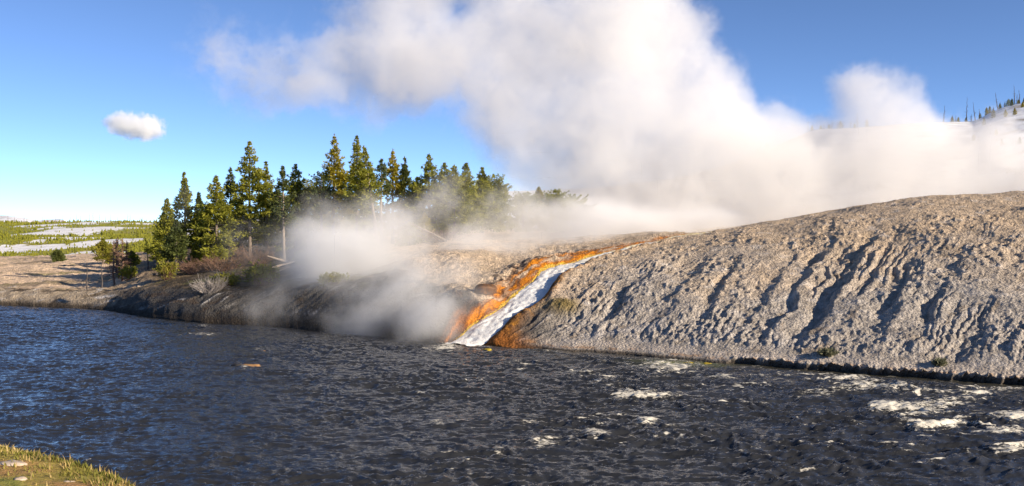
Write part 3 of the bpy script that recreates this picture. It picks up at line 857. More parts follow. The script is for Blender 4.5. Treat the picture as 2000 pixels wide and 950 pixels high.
# ------------------------------------------------------------------ trees on the bank
def tree_at(u, vtop, Y, wpx, seed, fol, bark, label, **kw):
    b_ = at(u, Y)
    ztop = PZ(vtop, Y)
    H = ztop - b_.z
    return conifer(kw.pop('name', 'pine_tree'), b_, H, wpx * .58 / FPX * Y, seed, fol, bark, label=label,
                   group=kw.pop('group', 'conifers on the far bank'), **kw)
PALE = M_palebark
T = [
 (326, 386, 66.5, 52, F_green, M_bark, 'shorter green pine with a broad uneven crown at the left end of the tree row', dict(crown0=.18, shape='oval')),
 (344, 428, 63.0, 38, F_dark, M_palebark, 'dark low-branched pine with a sunlit pale trunk at the left end of the tree row', dict(crown0=.30, shape='oval')),
 (362, 336, 68.5, 50, F_green, M_bark, 'tall rounded-top pine, the leftmost one to rise well above its neighbours', dict(crown0=.2, shape='oval')),
 (390, 374, 76.0, 26, F_dark, M_bark, 'slim dusky spruce tip seen behind the steam veil, between two fuller pines', dict(crown0=.2)),
 (422, 342, 66.0, 72, F_green, M_bark, 'pointed yellow-green spruce with sunlit tips, left of the slender dark spruce', dict(crown0=.14, dens=1.1)),
 (452, 326, 72.0, 36, F_dark, M_bark, 'slender blue-dark spruce with an open crown and bare lower trunk', dict(crown0=.30, gap=.3)),
 (487, 276, 67.0, 82, F_green, M_bark, 'tall full pine with rounded tip, the tallest in the left half of the row', dict(crown0=.24, dens=1.15, shape='cone')),
 (521, 315, 70.0, 44, F_green, M_bark, 'narrow pine just right of the tallest left-hand pine', dict(crown0=.2, gap=.28)),
 (554, 323, 66.0, 46, F_dark, M_palebark, 'sparse grey-green pine with a straight bare trunk standing above the root tangle', dict(crown0=.42, gap=.35, shape='oval')),
 (577, 320, 70.5, 77, F_green, M_bark, 'dense dark pointed pine right of the bare-trunked grey pine', dict(crown0=.12, dens=1.15)),
 (602, 352, 74.0, 62, F_green, M_bark, 'round-headed green pine in the dip of the tree line', dict(crown0=.15, shape='round')),
 (628, 338, 67.0, 48, F_dark, M_bark, 'broad dark-topped pine with a bare trunk left of the golden spruce', dict(crown0=.52, shape='round', gap=.2)),
 (652, 262, 69.0, 66, F_gold, M_bark, 'tall golden-green pointed spruce, warmest coloured of the row', dict(crown0=.12, dens=1.2)),
 (738, 284, 66.0, 58, F_green, M_palebark, 'leaning pine with pale trunk and foliage mostly on its left side', dict(crown0=.40, gap=.4, lean=(-.85, 0), side=-.8, shape='oval')),
 (697, 264, 70.0, 60, F_green, M_bark, 'tall loose spruce with drooping tip right of the golden spruce', dict(crown0=.16, gap=.25)),
 (745, 309, 67.5, 34, F_dark, M_palebark, 'thin pine with small tuft crown and curved pale trunk', dict(crown0=.62, gap=.2)),
 (767, 291, 72.0, 48, F_gold, M_bark, 'sunlit pointed spruce behind the thin curved pine', dict(crown0=.12)),
 (791, 305, 75.0, 32, F_dark, M_bark, 'small dark spruce tip between the sunlit spruce and the round-topped pine', dict(crown0=.15)),
 (838, 301, 71.0, 86, F_green, M_bark, 'round-topped pine rising out of the drifting steam, with branches in tiers', dict(crown0=.14, shape='oval')),
 (868, 318, 74.0, 64, F_green, M_bark, 'narrow-topped pine tucked behind the round-topped pine', dict(crown0=.14)),
 (888, 322, 70.0, 92, F_green, M_bark, 'bushy olive pine with sunlit left boughs at the right end of the row', dict(crown0=.10, shape='oval', dens=1.2)),
 (912, 318, 73.5, 78, F_green, M_bark, 'full dark pine behind the bushy olive pine', dict(crown0=.10, shape='oval')),
 (942, 326, 76.0, 72, F_green, M_bark, 'pine half lost in steam right of the bushy olive pine', dict(crown0=.12, shape='oval')),
 (965, 344, 79.0, 67, F_green, M_bark, 'outermost steam-veiled pine sloping down to the gap in the trees', dict(crown0=.12, shape='round')),
 (815, 345, 77.0, 60, F_dark, M_bark, 'dusky pine behind the grey steam left of the round-topped pine', dict(crown0=.12)),
 (712, 330, 77.0, 62, F_dark, M_bark, 'dark filler pine behind the leaning pale-trunked pine', dict(crown0=.12)),
 (668, 340, 74.0, 70, F_green, M_bark, 'mid-height pine at the foot of the golden spruce', dict(crown0=.08)),
 (540, 372, 76.0, 62, F_dark, M_bark, 'shaded pine behind the narrow pine and the bare-trunked pine', dict(crown0=.12)),
 (470, 392, 76.0, 55, F_dark, M_bark, 'shaded low pine between the blue-dark spruce and the tallest left-hand pine', dict(crown0=.12)),
 (404, 404, 73.0, 44, F_dark, M_bark, 'shaded low pine left of the pointed yellow-green spruce', dict(crown0=.10)),
 (1022, 378, 84.0, 60, F_green, M_bark, 'low rounded pine beyond the steam, leftmost of the small group behind the spring', dict(crown0=.06, shape='round')),
 (1052, 366, 86.0, 60, F_gold, M_bark, 'olive pine in the middle of the small steam-veiled group behind the spring', dict(crown0=.06, shape='oval')),
 (1086, 374, 84.0, 56, F_green, M_bark, 'broad low pine right of the olive one in the steam-veiled group', dict(crown0=.06, shape='round')),
 (1118, 384, 88.0, 56, F_green, M_bark, 'faint pine at the right end of the steam-veiled group', dict(crown0=.06, shape='round')),
 (1145, 402, 86.0, 44, F_dark, M_bark, 'lowest outermost pine of the steam-veiled group behind the spring', dict(crown0=.06, shape='round')),
]
for k, (u, vt, Y, w, fol, bk, lab, kw) in enumerate(T):
    tree_at(u, vt, Y, w, 1000 + k, fol, bk, lab, **kw)

# young pines at the feet of the row
for k, (u, Y, h, w, fol, lab) in enumerate([
    (383, 67, 1.6, 30, F_green, 'young green pine under the tall trees, left of the root tangle'),
    (640, 62, 1.5, 40, F_green, 'young pine at the edge of the white steam below the golden spruce'),
    (800, 64, 1.5, 46, F_green, 'young olive pine in the haze under the round-topped pine'),
    (830, 66, 2.0, 40, F_gold, 'bright young pine beside the fallen snag'),
    (720, 63, 1.2, 40, F_green, 'low young pine below the leaning pale-trunked pine'),
    (590, 60.5, .9, 34, F_green, 'knee-high young pine on the slope right of the pale log')]):
    conifer('young_pine', at(u, Y), h, w / 2 / FPX * Y, 1200 + k, fol, M_bark, crown0=.04, label=lab, group='young pines under the row', dead=False, tl=.22)

# small trees on the sandy flats
tree_at(201, 466, 84, 32, 1301, F_yellow, M_bark, 'bright yellow-green young pine on the sandy flat', name='young_pine', group='trees on the sandy flats', crown0=.25, shape='oval')
tree_at(216, 478, 88, 30, 1302, F_yellow, M_bark, 'second yellow-green pine, half hidden by the leafless thicket', name='young_pine', group='trees on the sandy flats', crown0=.15, shape='oval')
tree_at(257, 492, 80, 20, 1303, F_green, M_bark, 'green pine just right of the leafless brown thicket', name='young_pine', group='trees on the sandy flats', crown0=.1)
tree_at(112, 489, 92, 20, 1304, F_dark, M_bark, 'small dark pyramidal pine alone on the pale sand', name='young_pine', group='trees on the sandy flats', crown0=.02, dead=False)
for k, (u, Y, vt) in enumerate([(221, 66, 470), (231, 68, 464), (239, 67, 466), (247, 69, 470), (227, 71, 466)]):
    b_ = at(u, Y); labs = ['leafless brown tree, leftmost trunk of the thicket on the flats', 'leafless brown tree, second trunk of the thicket and its tallest',
        'leafless brown tree in the middle of the thicket', 'leafless brown tree, rightmost trunk of the thicket', 'thin leafless tree at the back of the thicket']
    snag('bare_tree', b_, PZ(vt, Y) - b_.z, 1400 + k, M_brownbrush, labs[k], 'leafless thicket on the sandy flats', nbr=110, brl=.75, r0=.06, cat='bare tree')
for k, (u, Y, vt, lab) in enumerate([(169, 63, 513, 'short forked dead tree near the water, leftmost of the lone snags'),
                                (198, 64, 506, 'thin dead sapling left of the thicket'),
                                (288, 68, 480, 'thin dead stem between the thicket and the tree row')]):
    b_ = at(u, Y)
    snag('dead_sapling', b_, PZ(vt, Y) - b_.z, 1420 + k, M_darkwood, lab, 'dead saplings on the left bank', nbr=14, brl=.35)

# shrubs, brush and roots on the slope
twig_bush('shrub', at(408, 53.6), 1.7, .75, 1501, M_palebrush, 'pale tangled leafless brush on the bank edge below the trees', nst=120)
twig_bush('shrub', at(438, 54.6), 1.1, .6, 1502, M_brownbrush, 'small ochre-leaved shrub beside the pale leafless brush', leaf=F_yellow)
twig_bush('shrub', at(512, 54.2), 1.4, 1.0, 1503, M_brownbrush, 'soft green shrub on the bank edge in the thin steam', leaf=F_green, nst=90)
twig_bush('shrub', at(325, 60.0), 1.0, .9, 1504, M_brownbrush, 'vivid yellow-green shrub at the foot of the leftmost pines', leaf=F_yellow)
twig_bush('shrub', at(250, 66), .9, .8, 1505, M_brownbrush, 'low olive shrub at the foot of the leafless thicket', leaf=F_green, nst=50)
twig_bush('brush_pile', at(430, 61.5), 2.6, .9, 1506, M_redbrush, 'red-brown heap of dead branches under the left pines', cat='brush pile', nst=130, thick=.02)
twig_bush('brush_pile', at(498, 62.5), 2.2, 1.0, 1507, M_redbrush, 'upturned reddish root tangle at the foot of the tallest left-hand pine', cat='brush pile', nst=110, thick=.025)
twig_bush('brush_pile', at(385, 62.5), 2.2, .8, 1508, M_brownbrush, 'dark brown dead undergrowth left of the red-brown heap', cat='brush pile', nst=110, thick=.018)
twig_bush('brush_pile', at(865, 63.5), 2.6, .8, 1509, M_brownbrush, 'dark brush heap around the fallen snag right of the trees', cat='brush pile', nst=90, thick=.018)
twig_bush('shrub', at(1618, 34.9), .32, .16, 1510, M_brownbrush, 'tiny grey-green sagebrush low on the mound face near its foot', leaf=F_sage, nst=24, thick=.006)
twig_bush('shrub', at(1838, 32.9), .28, .13, 1511, M_brownbrush, 'tiny sagebrush near the waterline at the right end of the mound', leaf=F_sage, nst=20, thick=.006)
twig_bush('shrub', at(640, 53.0), 1.6, .5, 1512, M_palebrush, 'straw-coloured low brush on the bank behind the thin steam', nst=80)
twig_bush('shrub', at(655, 50.6), 1.2, .45, 1513, M_brownbrush, 'yellowish low shrub at the top of the steaming bank face', leaf=F_yellow, nst=50)
log('fallen_log', at(522, 59.0), 2.0, R(38), R(14), 1601, M_deadwood, 'pale sunlit fallen log with splayed roots on the slope', roots=False, r0=.10, nbr=5)
log('fallen_log', at(566, 60.8), 1.4, R(200), R(18), 1602, M_deadwood, 'bleached log end with roots above the pale sunlit log', roots=True, r0=.12, nbr=3)
log('fallen_log', at(528, 56.8), 1.2, R(40), R(20), 1603, M_deadwood, 'small bleached branching log lower on the slope', roots=True, r0=.06, nbr=6)
log('fallen_log', at(455, 57.6), 1.8, R(150), R(5), 1604, M_darkwood, 'dark twisted dead branch lying below the red-brown heap', roots=True, r0=.07, nbr=9)
log('fallen_log', at(872, 62.0), 2.6, R(158), R(24), 1605, M_deadwood, 'bleached fallen snag with bristling branches right of the trees', roots=False, r0=.10, nbr=16)
log('fallen_log', at(880, 60.0), 2.0, R(-10), R(-2), 1606, M_deadwood, 'thin bleached branch lying on the tan ground by the fallen snag', roots=False, r0=.05, nbr=5)
log('fallen_log', at(268, 60.5), 2.4, R(32), R(3), 1607, M_deadwood, 'thin pale log lying on the dark bank left of the trees', roots=False, r0=.06, nbr=3)
log('fallen_log', at(296, 64.0), 1.7, R(20), R(4), 1608, M_darkwood, 'short dark log at the foot of the dead stem left of the trees', roots=False, r0=.09, nbr=4)
# bare pale limbs on the leaning pair
# ------------------------------------------------------------------ snags and small trees on the snow hill
ON = 'first second third fourth fifth sixth seventh eighth ninth tenth eleventh twelfth thirteenth fourteenth fifteenth'.split()
def ORD(k, us, what=''):
    order = sorted(range(len(us)), key=lambda i: us[i]); i = order.index(k)
    if i == 0: return 'leftmost of them all'
    if i == len(us) - 1: return 'rightmost of them all'
    if i < len(us) / 2: return ON[i] + ' from the left' if i < 15 else ON[i - 15] + ' past the fifteenth from the left'
    j = len(us) - 1 - i
    return ON[j] + ' from the right' if j < 15 else ON[j - 15] + ' past the fifteenth from the right'
SN = [(1841,206,.3),(1886,190,.1),(1903,200,-.6),(1912,214,-.2),(1947,181,-.7),(1953,200,-.3),(1960,202,0),(1980,166,-.3),(1984,185,0),(1975,196,0),
      (1923,214,0),(1865,226,0),(1608,240,0),(1623,236,.2),(1634,238,0),(1673,222,0),(1660,236,0),(1577,238,0),(1584,246,0),(1470,284,0),(1484,282,0),(1500,286,0),
      (1932,218,0),(1857,228,.2),(1895,228,0),(1938,212,0),(1645,240,0),(1690,232,0),(1990,176,-.3)]
for k, (u, vt, ln) in enumerate(SN):
    Y = 298 - (k % 5) * 2
    z0 = zfun_at(zr, u, Y)
    h = max(2.0, PZ(vt, Y) - z0)
    snag('dead_tree', (PX(u, Y), Y, z0), h, 1700 + k, M_darkwood, 'thin burnt dead tree on the snowy hill crest, ' + ORD(k, [q[0] for q in SN]), 'burnt dead trees on the snowy hill', merge=True, lean=(ln * 1.2, 0), nbr=18, brl=.9, r0=.13)
CU = sorted([1968, 1931, 1980, 1995, 1944, 1955, 1962, 1974, 1987, 1998, 1912, 1920, 1938, 1951, 1900, 1885, 1870, 1858, 1925, 1990, 1692, 1668, 1640, 1618, 1602, 1585, 1480, 1497])
for k, u in enumerate(CU):
    Y = 296 if (k % 3 == 0 or u < 1900) else rng.uniform(225, 290)
    z0 = zfun_at(zr, u, Y)
    h = rng.uniform(1.4, 2.6) if u not in (1968, 1931) else 2.6
    conifer('young_pine', (PX(u, Y), Y, z0 - .1), h, h * (.24 if u != 1968 else .5), 1800 + k, (F_green, F_dark, F_gold)[k % 3], M_bark, crown0=.04, dens=.5,
            label='small conifer on the snowy hill, ' + ORD(k, CU), group='small conifers on the snowy hill', dead=False, gap=.05, tl=.20)

# ------------------------------------------------------------------ young forest on the left hills
rg = np.random.default_rng(99)
NT = 20000
fu = rg.uniform(-420, 850, NT); ff = rg.uniform(0, 1, NT)
fy = 178 * (720 / 178) ** ff
fy = np.where((fy > 290) & (fy < 430), rg.uniform(178, 280, NT), fy)
fu2 = fu; X = PX(fu2, fy)
s = snowf(X, fy)
keep = (s < .07) | (rg.uniform(0, 1, NT) < .06)
fu2, fy, X = fu2[keep], fy[keep], X[keep]
Z = zl(fu2, X, fy)
h = rg.uniform(.4, .85, len(X)) * np.clip(.45 + fy / 330, .9, 2.6) * (.8 + .5 * sstep(0, .3, fbm(X / 30, fy / 30, 3, 77)))
nS = 6
th = np.arange(nS) * 2 * math.pi / nS
Vs = []; Ts = []; off = 0
k = len(X)
for (z0, z1, r_) in ((.05, .55, .34), (.30, .80, .26), (.55, 1.0, .17)):
    ring = np.stack([np.cos(th), np.sin(th), np.zeros(nS)], 1)
    jr = rg.uniform(.6, 1.35, (k, nS, 1))
    Vr = np.stack([X, fy, Z], 1)[:, None] + ring[None] * jr * (r_ * h)[:, None, None] + np.array([0, 0, 1])[None, None] * (z0 * h)[:, None, None] * rg.uniform(.7, 1.4, (k, nS, 1))
    ap = np.stack([X, fy, Z + z1 * h], 1)[:, None]
    Vt = np.concatenate([Vr, ap], 1)
    tri = np.stack([np.arange(nS), (np.arange(nS) + 1) % nS, np.full(nS, nS)], 1)
    Tt = tri[None] + (np.arange(k) * (nS + 1))[:, None, None] + off
    Vs.append(Vt.reshape(-1, 3)); Ts.append(Tt.reshape(-1, 3)); off += k * (nS + 1)
F_far = foliage_mat('young_forest_needles', (.14, .16, .02), (.30, .28, .03), .25)
fo_ = link_mesh('forest', np.concatenate(Vs), np.concatenate(Ts), F_far, smooth=False)
tag(fo_, 'young green pine forest covering the far hills on the left', 'forest', kind='stuff')
# thin dead stems over the far ridge line
for k in range(22):
    u = 20 + k * 12.5 + rg.uniform(-5, 5); Y = 690
    z0 = zfun_at(zl, u, Y)
    snag('dead_tree', (PX(u, Y), Y, z0), rg.uniform(3.5, 6.5), 1900 + k, M_brownbrush, 'thin dead stem above the far green ridge, ' + ORD(k, list(range(22))), 'dead stems on the far green ridge', merge=True, nbr=6, brl=1.2, r0=.16)

# ------------------------------------------------------------------ rocks in the river
M_rock_o = simple_mat('ochre_rock', (.16, .10, .05), (.50, .27, .10), 5, .5)
M_rock_d = simple_mat('dark_wet_rock', (.02, .02, .02), (.06, .055, .05), 5, .3)
M_rock_g = simple_mat('grey_rock', (.30, .24, .18), (.62, .50, .38), 6, .8)
M_rock_y = simple_mat('algae_rock', (.16, .13, .02), (.50, .36, .03), 8, .6)
def wat(u, v): Y = EYE * FPX / (v - 440); return Vector((PX(u, Y), Y, 0))
rock('river_rock', wat(486, 717) - Vector((0, 0, .02)), .42, .22, .10, 2001, M_rock_o, 'flat ochre rock breaking the river surface left of centre')
rock('river_rock', wat(462, 717), .22, .2, .12, 2002, M_rock_d, 'wet black rock touching the flat ochre rock')
rock('river_rock', wat(505, 686) - Vector((0, 0, .06)), .32, .2, .10, 2003, M_rock_o, 'small pale brown rock awash, farther out than the ochre rock')
rock('river_rock', wat(952, 687), .20, .15, .12, 2004, M_rock_y, 'little yellow rock in the water off the foot of the orange channel')
for k, (u, v, a, lab) in enumerate([(1318, 717, .2, 'greenish rock at the left of the white riffle below the mound'), (1345, 712, .25, 'yellow-green rock in the middle of the white riffle below the mound'),
                               (1382, 713, .2, 'yellow-green rock at the right end of the riffle below the mound')]):
    rock('riffle_rock', wat(u, v) - Vector((0, 0, .03)), a, a * .7, .10, 2010 + k, M_rock_y, lab, 'algae covered rocks in the riffle')
rock('river_rock', wat(1738, 795), .22, .18, .12, 2020, M_rock_d, 'black rock splitting the foam in the rapids on the right')
rock('river_rock', wat(1930, 842), .25, .2, .14, 2021, M_rock_d, 'dark wave-washed rock left of the foam at the right edge')
# orange crusted boulders beside the outflow
rock('boulder', at(955, 43.3) + Vector((0, 0, .02)) if False else at(948, 45.6), .55, .40, .30, 2030, simple_mat('dark_crust', (.04, .03, .025), (.20, .09, .03), 6, .6),
     'dark brown crusted boulder amid the orange mats left of the hot stream', rz=.5)
# ------------------------------------------------------------------ near bank with grass
nx, ny = 300, 170
xs = np.concatenate([np.linspace(-160, -9, 30, endpoint=False), np.linspace(-9, 0, 200, endpoint=False), np.linspace(0, 120, 70)])
tn = np.linspace(0, 1, ny)
edge = pchip([-160, -30, -8, -5.2, -4.0, -3.35, -2.9, -2.35, -1.6, 0, 6, 30, 120], [30, 16, 10.4, 9.0, 8.15, 7.65, 7.3, 6.6, 5.5, 3.9, 3.0, 2, 1], xs)
sl = np.where(tn < .7, (tn / .7 - 1) * 1.0, 0)
NX, TN = np.meshgrid(xs, tn)
inland = np.clip((.72 - TN) / .72, 0, 1)
NY = edge[None] - (inland ** 2.4) * 120 - inland * 3 + np.clip(TN - .72, 0, 1) / .28 * 3.4
NZ = 3.27 + .05 * fbm(NX / 1.3, NY / 1.3, 4, 501) + .02 * fbm(NX / .25, NY / .25, 3, 502) + .25 * fbm(NX / 9, NY / 9, 2, 503) * sstep(4, 12, np.abs(NX + 3))
NZ = NZ - .02 * inland * 0
q = np.clip(TN - .70, 0, 1) / .30
NZ = NZ - 3.9 * q ** 1.15
e2 = np.clip(edge[None] - NY, -5, 5)
NZ -= .10 * np.exp(-np.clip(e2, 0, 5) / .35) * (TN <= .72)
nm = fbm(NX / .9, NY / .5, 4, 504)
ncol = mixc(np.zeros(NX.shape + (3,)) + C(.34, .27, .06), C(.46, .25, .10), sstep(-.15, .25, nm + .35 * sstep(.3, 1.2, e2) - .2))
ncol = mixc(ncol, C(.22, .25, .05), sstep(.0, .3, -nm) * .8)
nb_ = link_mesh('near_bank', np.stack([NX, NY, NZ], -1).reshape(-1, 3), grid_faces(ny, len(xs)), M_near, attrs={'col': ncol.reshape(-1, 3)})
tag(nb_, kind='structure')
nbv = BVHTree.FromPolygons([tuple(v) for v in np.stack([NX, NY, NZ], -1).reshape(-1, 3).tolist()], grid_faces(ny, len(xs)).tolist())
def grass(name, n_, seed, mat, hmin, hmax, lay, label, near_edge, wid=.006, dens_seed=510):
    rg = np.random.default_rng(seed)
    V = []; k = 0
    xx = rg.uniform(-10.5, .5, n_ * 4)
    ee = np.interp(xx, xs, edge)
    dd = rg.exponential(.20, n_ * 4) if near_edge else rg.uniform(-.2, 2.4, n_ * 4)
    yy = ee - dd + .18
    dn_ = fbm(xx / .35, yy / .3, 3, dens_seed)
    ok = (dn_ + rg.normal(0, .12, len(xx)) > (-.1 if near_edge else .02)) & (yy > 4.5)
    xx, yy = xx[ok][:n_], yy[ok][:n_]
    for x, y in zip(xx, yy):
        h_ = nbv.ray_cast(Vector((x, y, 20)), Vector((0, 0, -1)))[0]
        if h_ is None or h_.z < 2.6: continue
        a = rg.uniform(0, 6.28); hh = rg.uniform(hmin, hmax); bend = lay * rg.uniform(.3, 1.2) * hh
        d_ = np.array([math.cos(a), math.sin(a), 0]); s_ = np.array([-math.sin(a), math.cos(a), 0]) * wid
        o = np.array([x, y, h_.z - .01])
        up = np.array([0, 0, 1.])
        hz = math.sqrt(max(hh * hh - bend * bend * .8, (hh * .15) ** 2))
        m1 = o + up * hz * .55 + d_ * bend * .3
        V += [o - s_, o + s_, m1 + s_ * .8, m1 - s_ * .8, o + up * hz + d_ * bend]
        k += 1
    V = np.array(V)
    i = np.arange(k) * 5
    o = link_mesh(name, V, [np.stack([i, i + 1, i + 2, i + 3], 1), np.stack([i + 3, i + 2, i + 4], 1)], mat, smooth=False)
    tag(o, label, 'grass', kind='stuff')
G_green = foliage_mat('grass_green', (.17, .17, .035), (.38, .32, .07), .3)
G_straw = foliage_mat('grass_straw', (.38, .26, .09), (.66, .50, .22), .2)
grass('grass', 30000, 61, G_green, .018, .055, .6, 'short yellow-green grass on the near bank edge', True)
grass('turf', 13000, 62, G_green, .010, .028, .7, 'thin low turf over the near bank soil', False, .004)
grass('dry_grass', 9000, 63, G_straw, .04, .09, 1.0, 'flattened straw-coloured dry grass on the near bank', True, .005, 530)
def nb_at(u, v):
    d_ = Vector(((u - 1000) / FPX, 1, -(v - 440) / FPX)); p = nbv.ray_cast(Vector((0, 0, EYE)), d_.normalized())[0]
    return p if p is not None else Vector((PX(u, 7), 7, 3.3))
rock('stone', nb_at(18, 908) - Vector((0, 0, .015)), .11, .07, .035, 2040, M_rock_g, 'flat whitish stone in the grass near the picture edge', rz=-.2)
rock('stone', nb_at(36, 938) - Vector((0, 0, .01)), .045, .035, .025, 2041, M_rock_g, 'small pale stone half sunk in the reddish soil')
rock('stone', nb_at(130, 943) - Vector((0, 0, .008)), .05, .02, .014, 2042, M_rock_g, 'thin pale stone sliver between turf and straw')

# ------------------------------------------------------------------ steam and cloud (volumes)
def vol_material(name, density, color=(1, 1, 1), aniso=0.0):
    m = bpy.data.materials.new(name); m.use_nodes = True
    n = m.node_tree.nodes; l = m.node_tree.links
    n.remove(n['Principled BSDF'])
    pv = n.new('ShaderNodeVolumePrincipled')
    pv.inputs['Color'].default_value = (*color, 1)
    pv.inputs['Density'].default_value = density
    pv.inputs['Anisotropy'].default_value = aniso
    l.new(pv.outputs[0], n['Material Output'].inputs['Volume'])
    return m

def steam_volume(name, mat, lo, hi, vox, blobs, warp, wscale, nscale, ncut, soft, label, cat, detail=5, floor=None, holes=()):
    """blobs: (x, y, z, rx, ry, rz, weight)"""
    ng = bpy.data.node_groups.new(name + '_field', 'GeometryNodeTree')
    ng.interface.new_socket('Geometry', in_out='INPUT', socket_type='NodeSocketGeometry')
    ng.interface.new_socket('Geometry', in_out='OUTPUT', socket_type='NodeSocketGeometry')
    N = ng.nodes; L = ng.links
    out = N.new('NodeGroupOutput')
    vc = N.new('GeometryNodeVolumeCube')
    vc.inputs['Min'].default_value = lo; vc.inputs['Max'].default_value = hi
    for ax, nm in enumerate(('Resolution X', 'Resolution Y', 'Resolution Z')):
        vc.inputs[nm].default_value = max(4, int((hi[ax] - lo[ax]) / vox))
    pos = N.new('GeometryNodeInputPosition').outputs[0]
    def vm(op, a, b_=None, c=None):
        nd = N.new('ShaderNodeVectorMath'); nd.operation = op
        for i, s_ in enumerate((a, b_, c)):
            if s_ is None: continue
            if isinstance(s_, (tuple, list, Vector)): nd.inputs[i].default_value = s_
            elif isinstance(s_, (int, float)): nd.inputs[i].default_value = (s_, s_, s_)
            else: L.new(s_, nd.inputs[i])
        return nd
    def mt(op, a, b_=None, c=None, clamp=False):
        nd = N.new('ShaderNodeMath'); nd.operation = op; nd.use_clamp = clamp
        for i, s_ in enumerate((a, b_, c)):
            if s_ is None: continue
            if isinstance(s_, (int, float)): nd.inputs[i].default_value = s_
            else: L.new(s_, nd.inputs[i])
        return nd.outputs[0]
    def nz(scale, det, rough, off=0.0, vec=None):
        nd = N.new('ShaderNodeTexNoise'); nd.inputs['Scale'].default_value = scale
        nd.inputs['Detail'].default_value = det; nd.inputs['Roughness'].default_value = rough
        L.new(vm('ADD', vec or pos, (off, off * .7, -off * .3)).outputs[0], nd.inputs['Vector'])
        return nd
    w = nz(wscale, 5, .55, 11.0).outputs['Color']
    wv = vm('MULTIPLY_ADD', vm('SUBTRACT', w, (.5, .5, .5)).outputs[0], (warp * 2,) * 3, pos).outputs[0]
    tot = None
    for (x, y, z, rx, ry, rz, wt) in blobs:
        d_ = vm('MULTIPLY', vm('SUBTRACT', wv, (x, y, z)).outputs[0], (1 / rx, 1 / ry, 1 / rz))
        ln = vm('LENGTH', d_.outputs[0]).outputs['Value']
        k_ = mt('SUBTRACT', 1.0, ln, clamp=True)
        k_ = mt('MULTIPLY', k_, wt)
        tot = k_ if tot is None else mt('ADD', tot, k_)
    for (x, y, z, rx, ry, rz, wt) in holes:
        d_ = vm('MULTIPLY', vm('SUBTRACT', wv, (x, y, z)).outputs[0], (1 / rx, 1 / ry, 1 / rz))
        ln = vm('LENGTH', d_.outputs[0]).outputs['Value']
        tot = mt('SUBTRACT', tot, mt('MULTIPLY', mt('SUBTRACT', 1.0, ln, clamp=True), wt))
    n1 = nz(nscale, detail + 2, .80, 3.0, vec=wv).outputs['Fac']
    # density = smooth( body + noise )
    n2 = nz(nscale * 2.1, 6, .66, 31.0, vec=wv).outputs['Fac']
    bil = mt('SUBTRACT', .13, mt('ABSOLUTE', mt('SUBTRACT', n2, .5)))      # rounded billows
    s_ = mt('MULTIPLY_ADD', mt('SUBTRACT', n1, .5), ncut, tot)
    s_ = mt('MULTIPLY_ADD', bil, ncut * .9, s_)
    mr_ = N.new('ShaderNodeMapRange'); mr_.interpolation_type = 'SMOOTHSTEP'
    mr_.inputs['From Min'].default_value = soft[0]; mr_.inputs['From Max'].default_value = soft[1]
    L.new(s_, mr_.inputs['Value'])
    mk = N.new('ShaderNodeMapRange'); mk.interpolation_type = 'SMOOTHSTEP'
    mk.inputs['From Min'].default_value = .0; mk.inputs['From Max'].default_value = .42
    L.new(tot, mk.inputs['Value'])
    body = mt('MULTIPLY', mt('MULTIPLY', mr_.outputs[0], mk.outputs[0]), mt('MULTIPLY_ADD', mt('MINIMUM', mt('MAXIMUM', tot, 0.0), 1.3), .7, .3))
    L.new(body, vc.inputs['Density'])
    sm = N.new('GeometryNodeSetMaterial'); sm.inputs['Material'].default_value = mat
    L.new(vc.outputs[0], sm.inputs[0]); L.new(sm.outputs[0], out.inputs[0])
    vd = bpy.data.volumes.new(name)
    vd.materials.append(mat)
    o = bpy.data.objects.new(name, vd); col.objects.link(o)
    md_ = o.modifiers.new('field', 'NODES'); md_.node_group = ng
    tag(o, label, cat, kind='stuff')
    return o

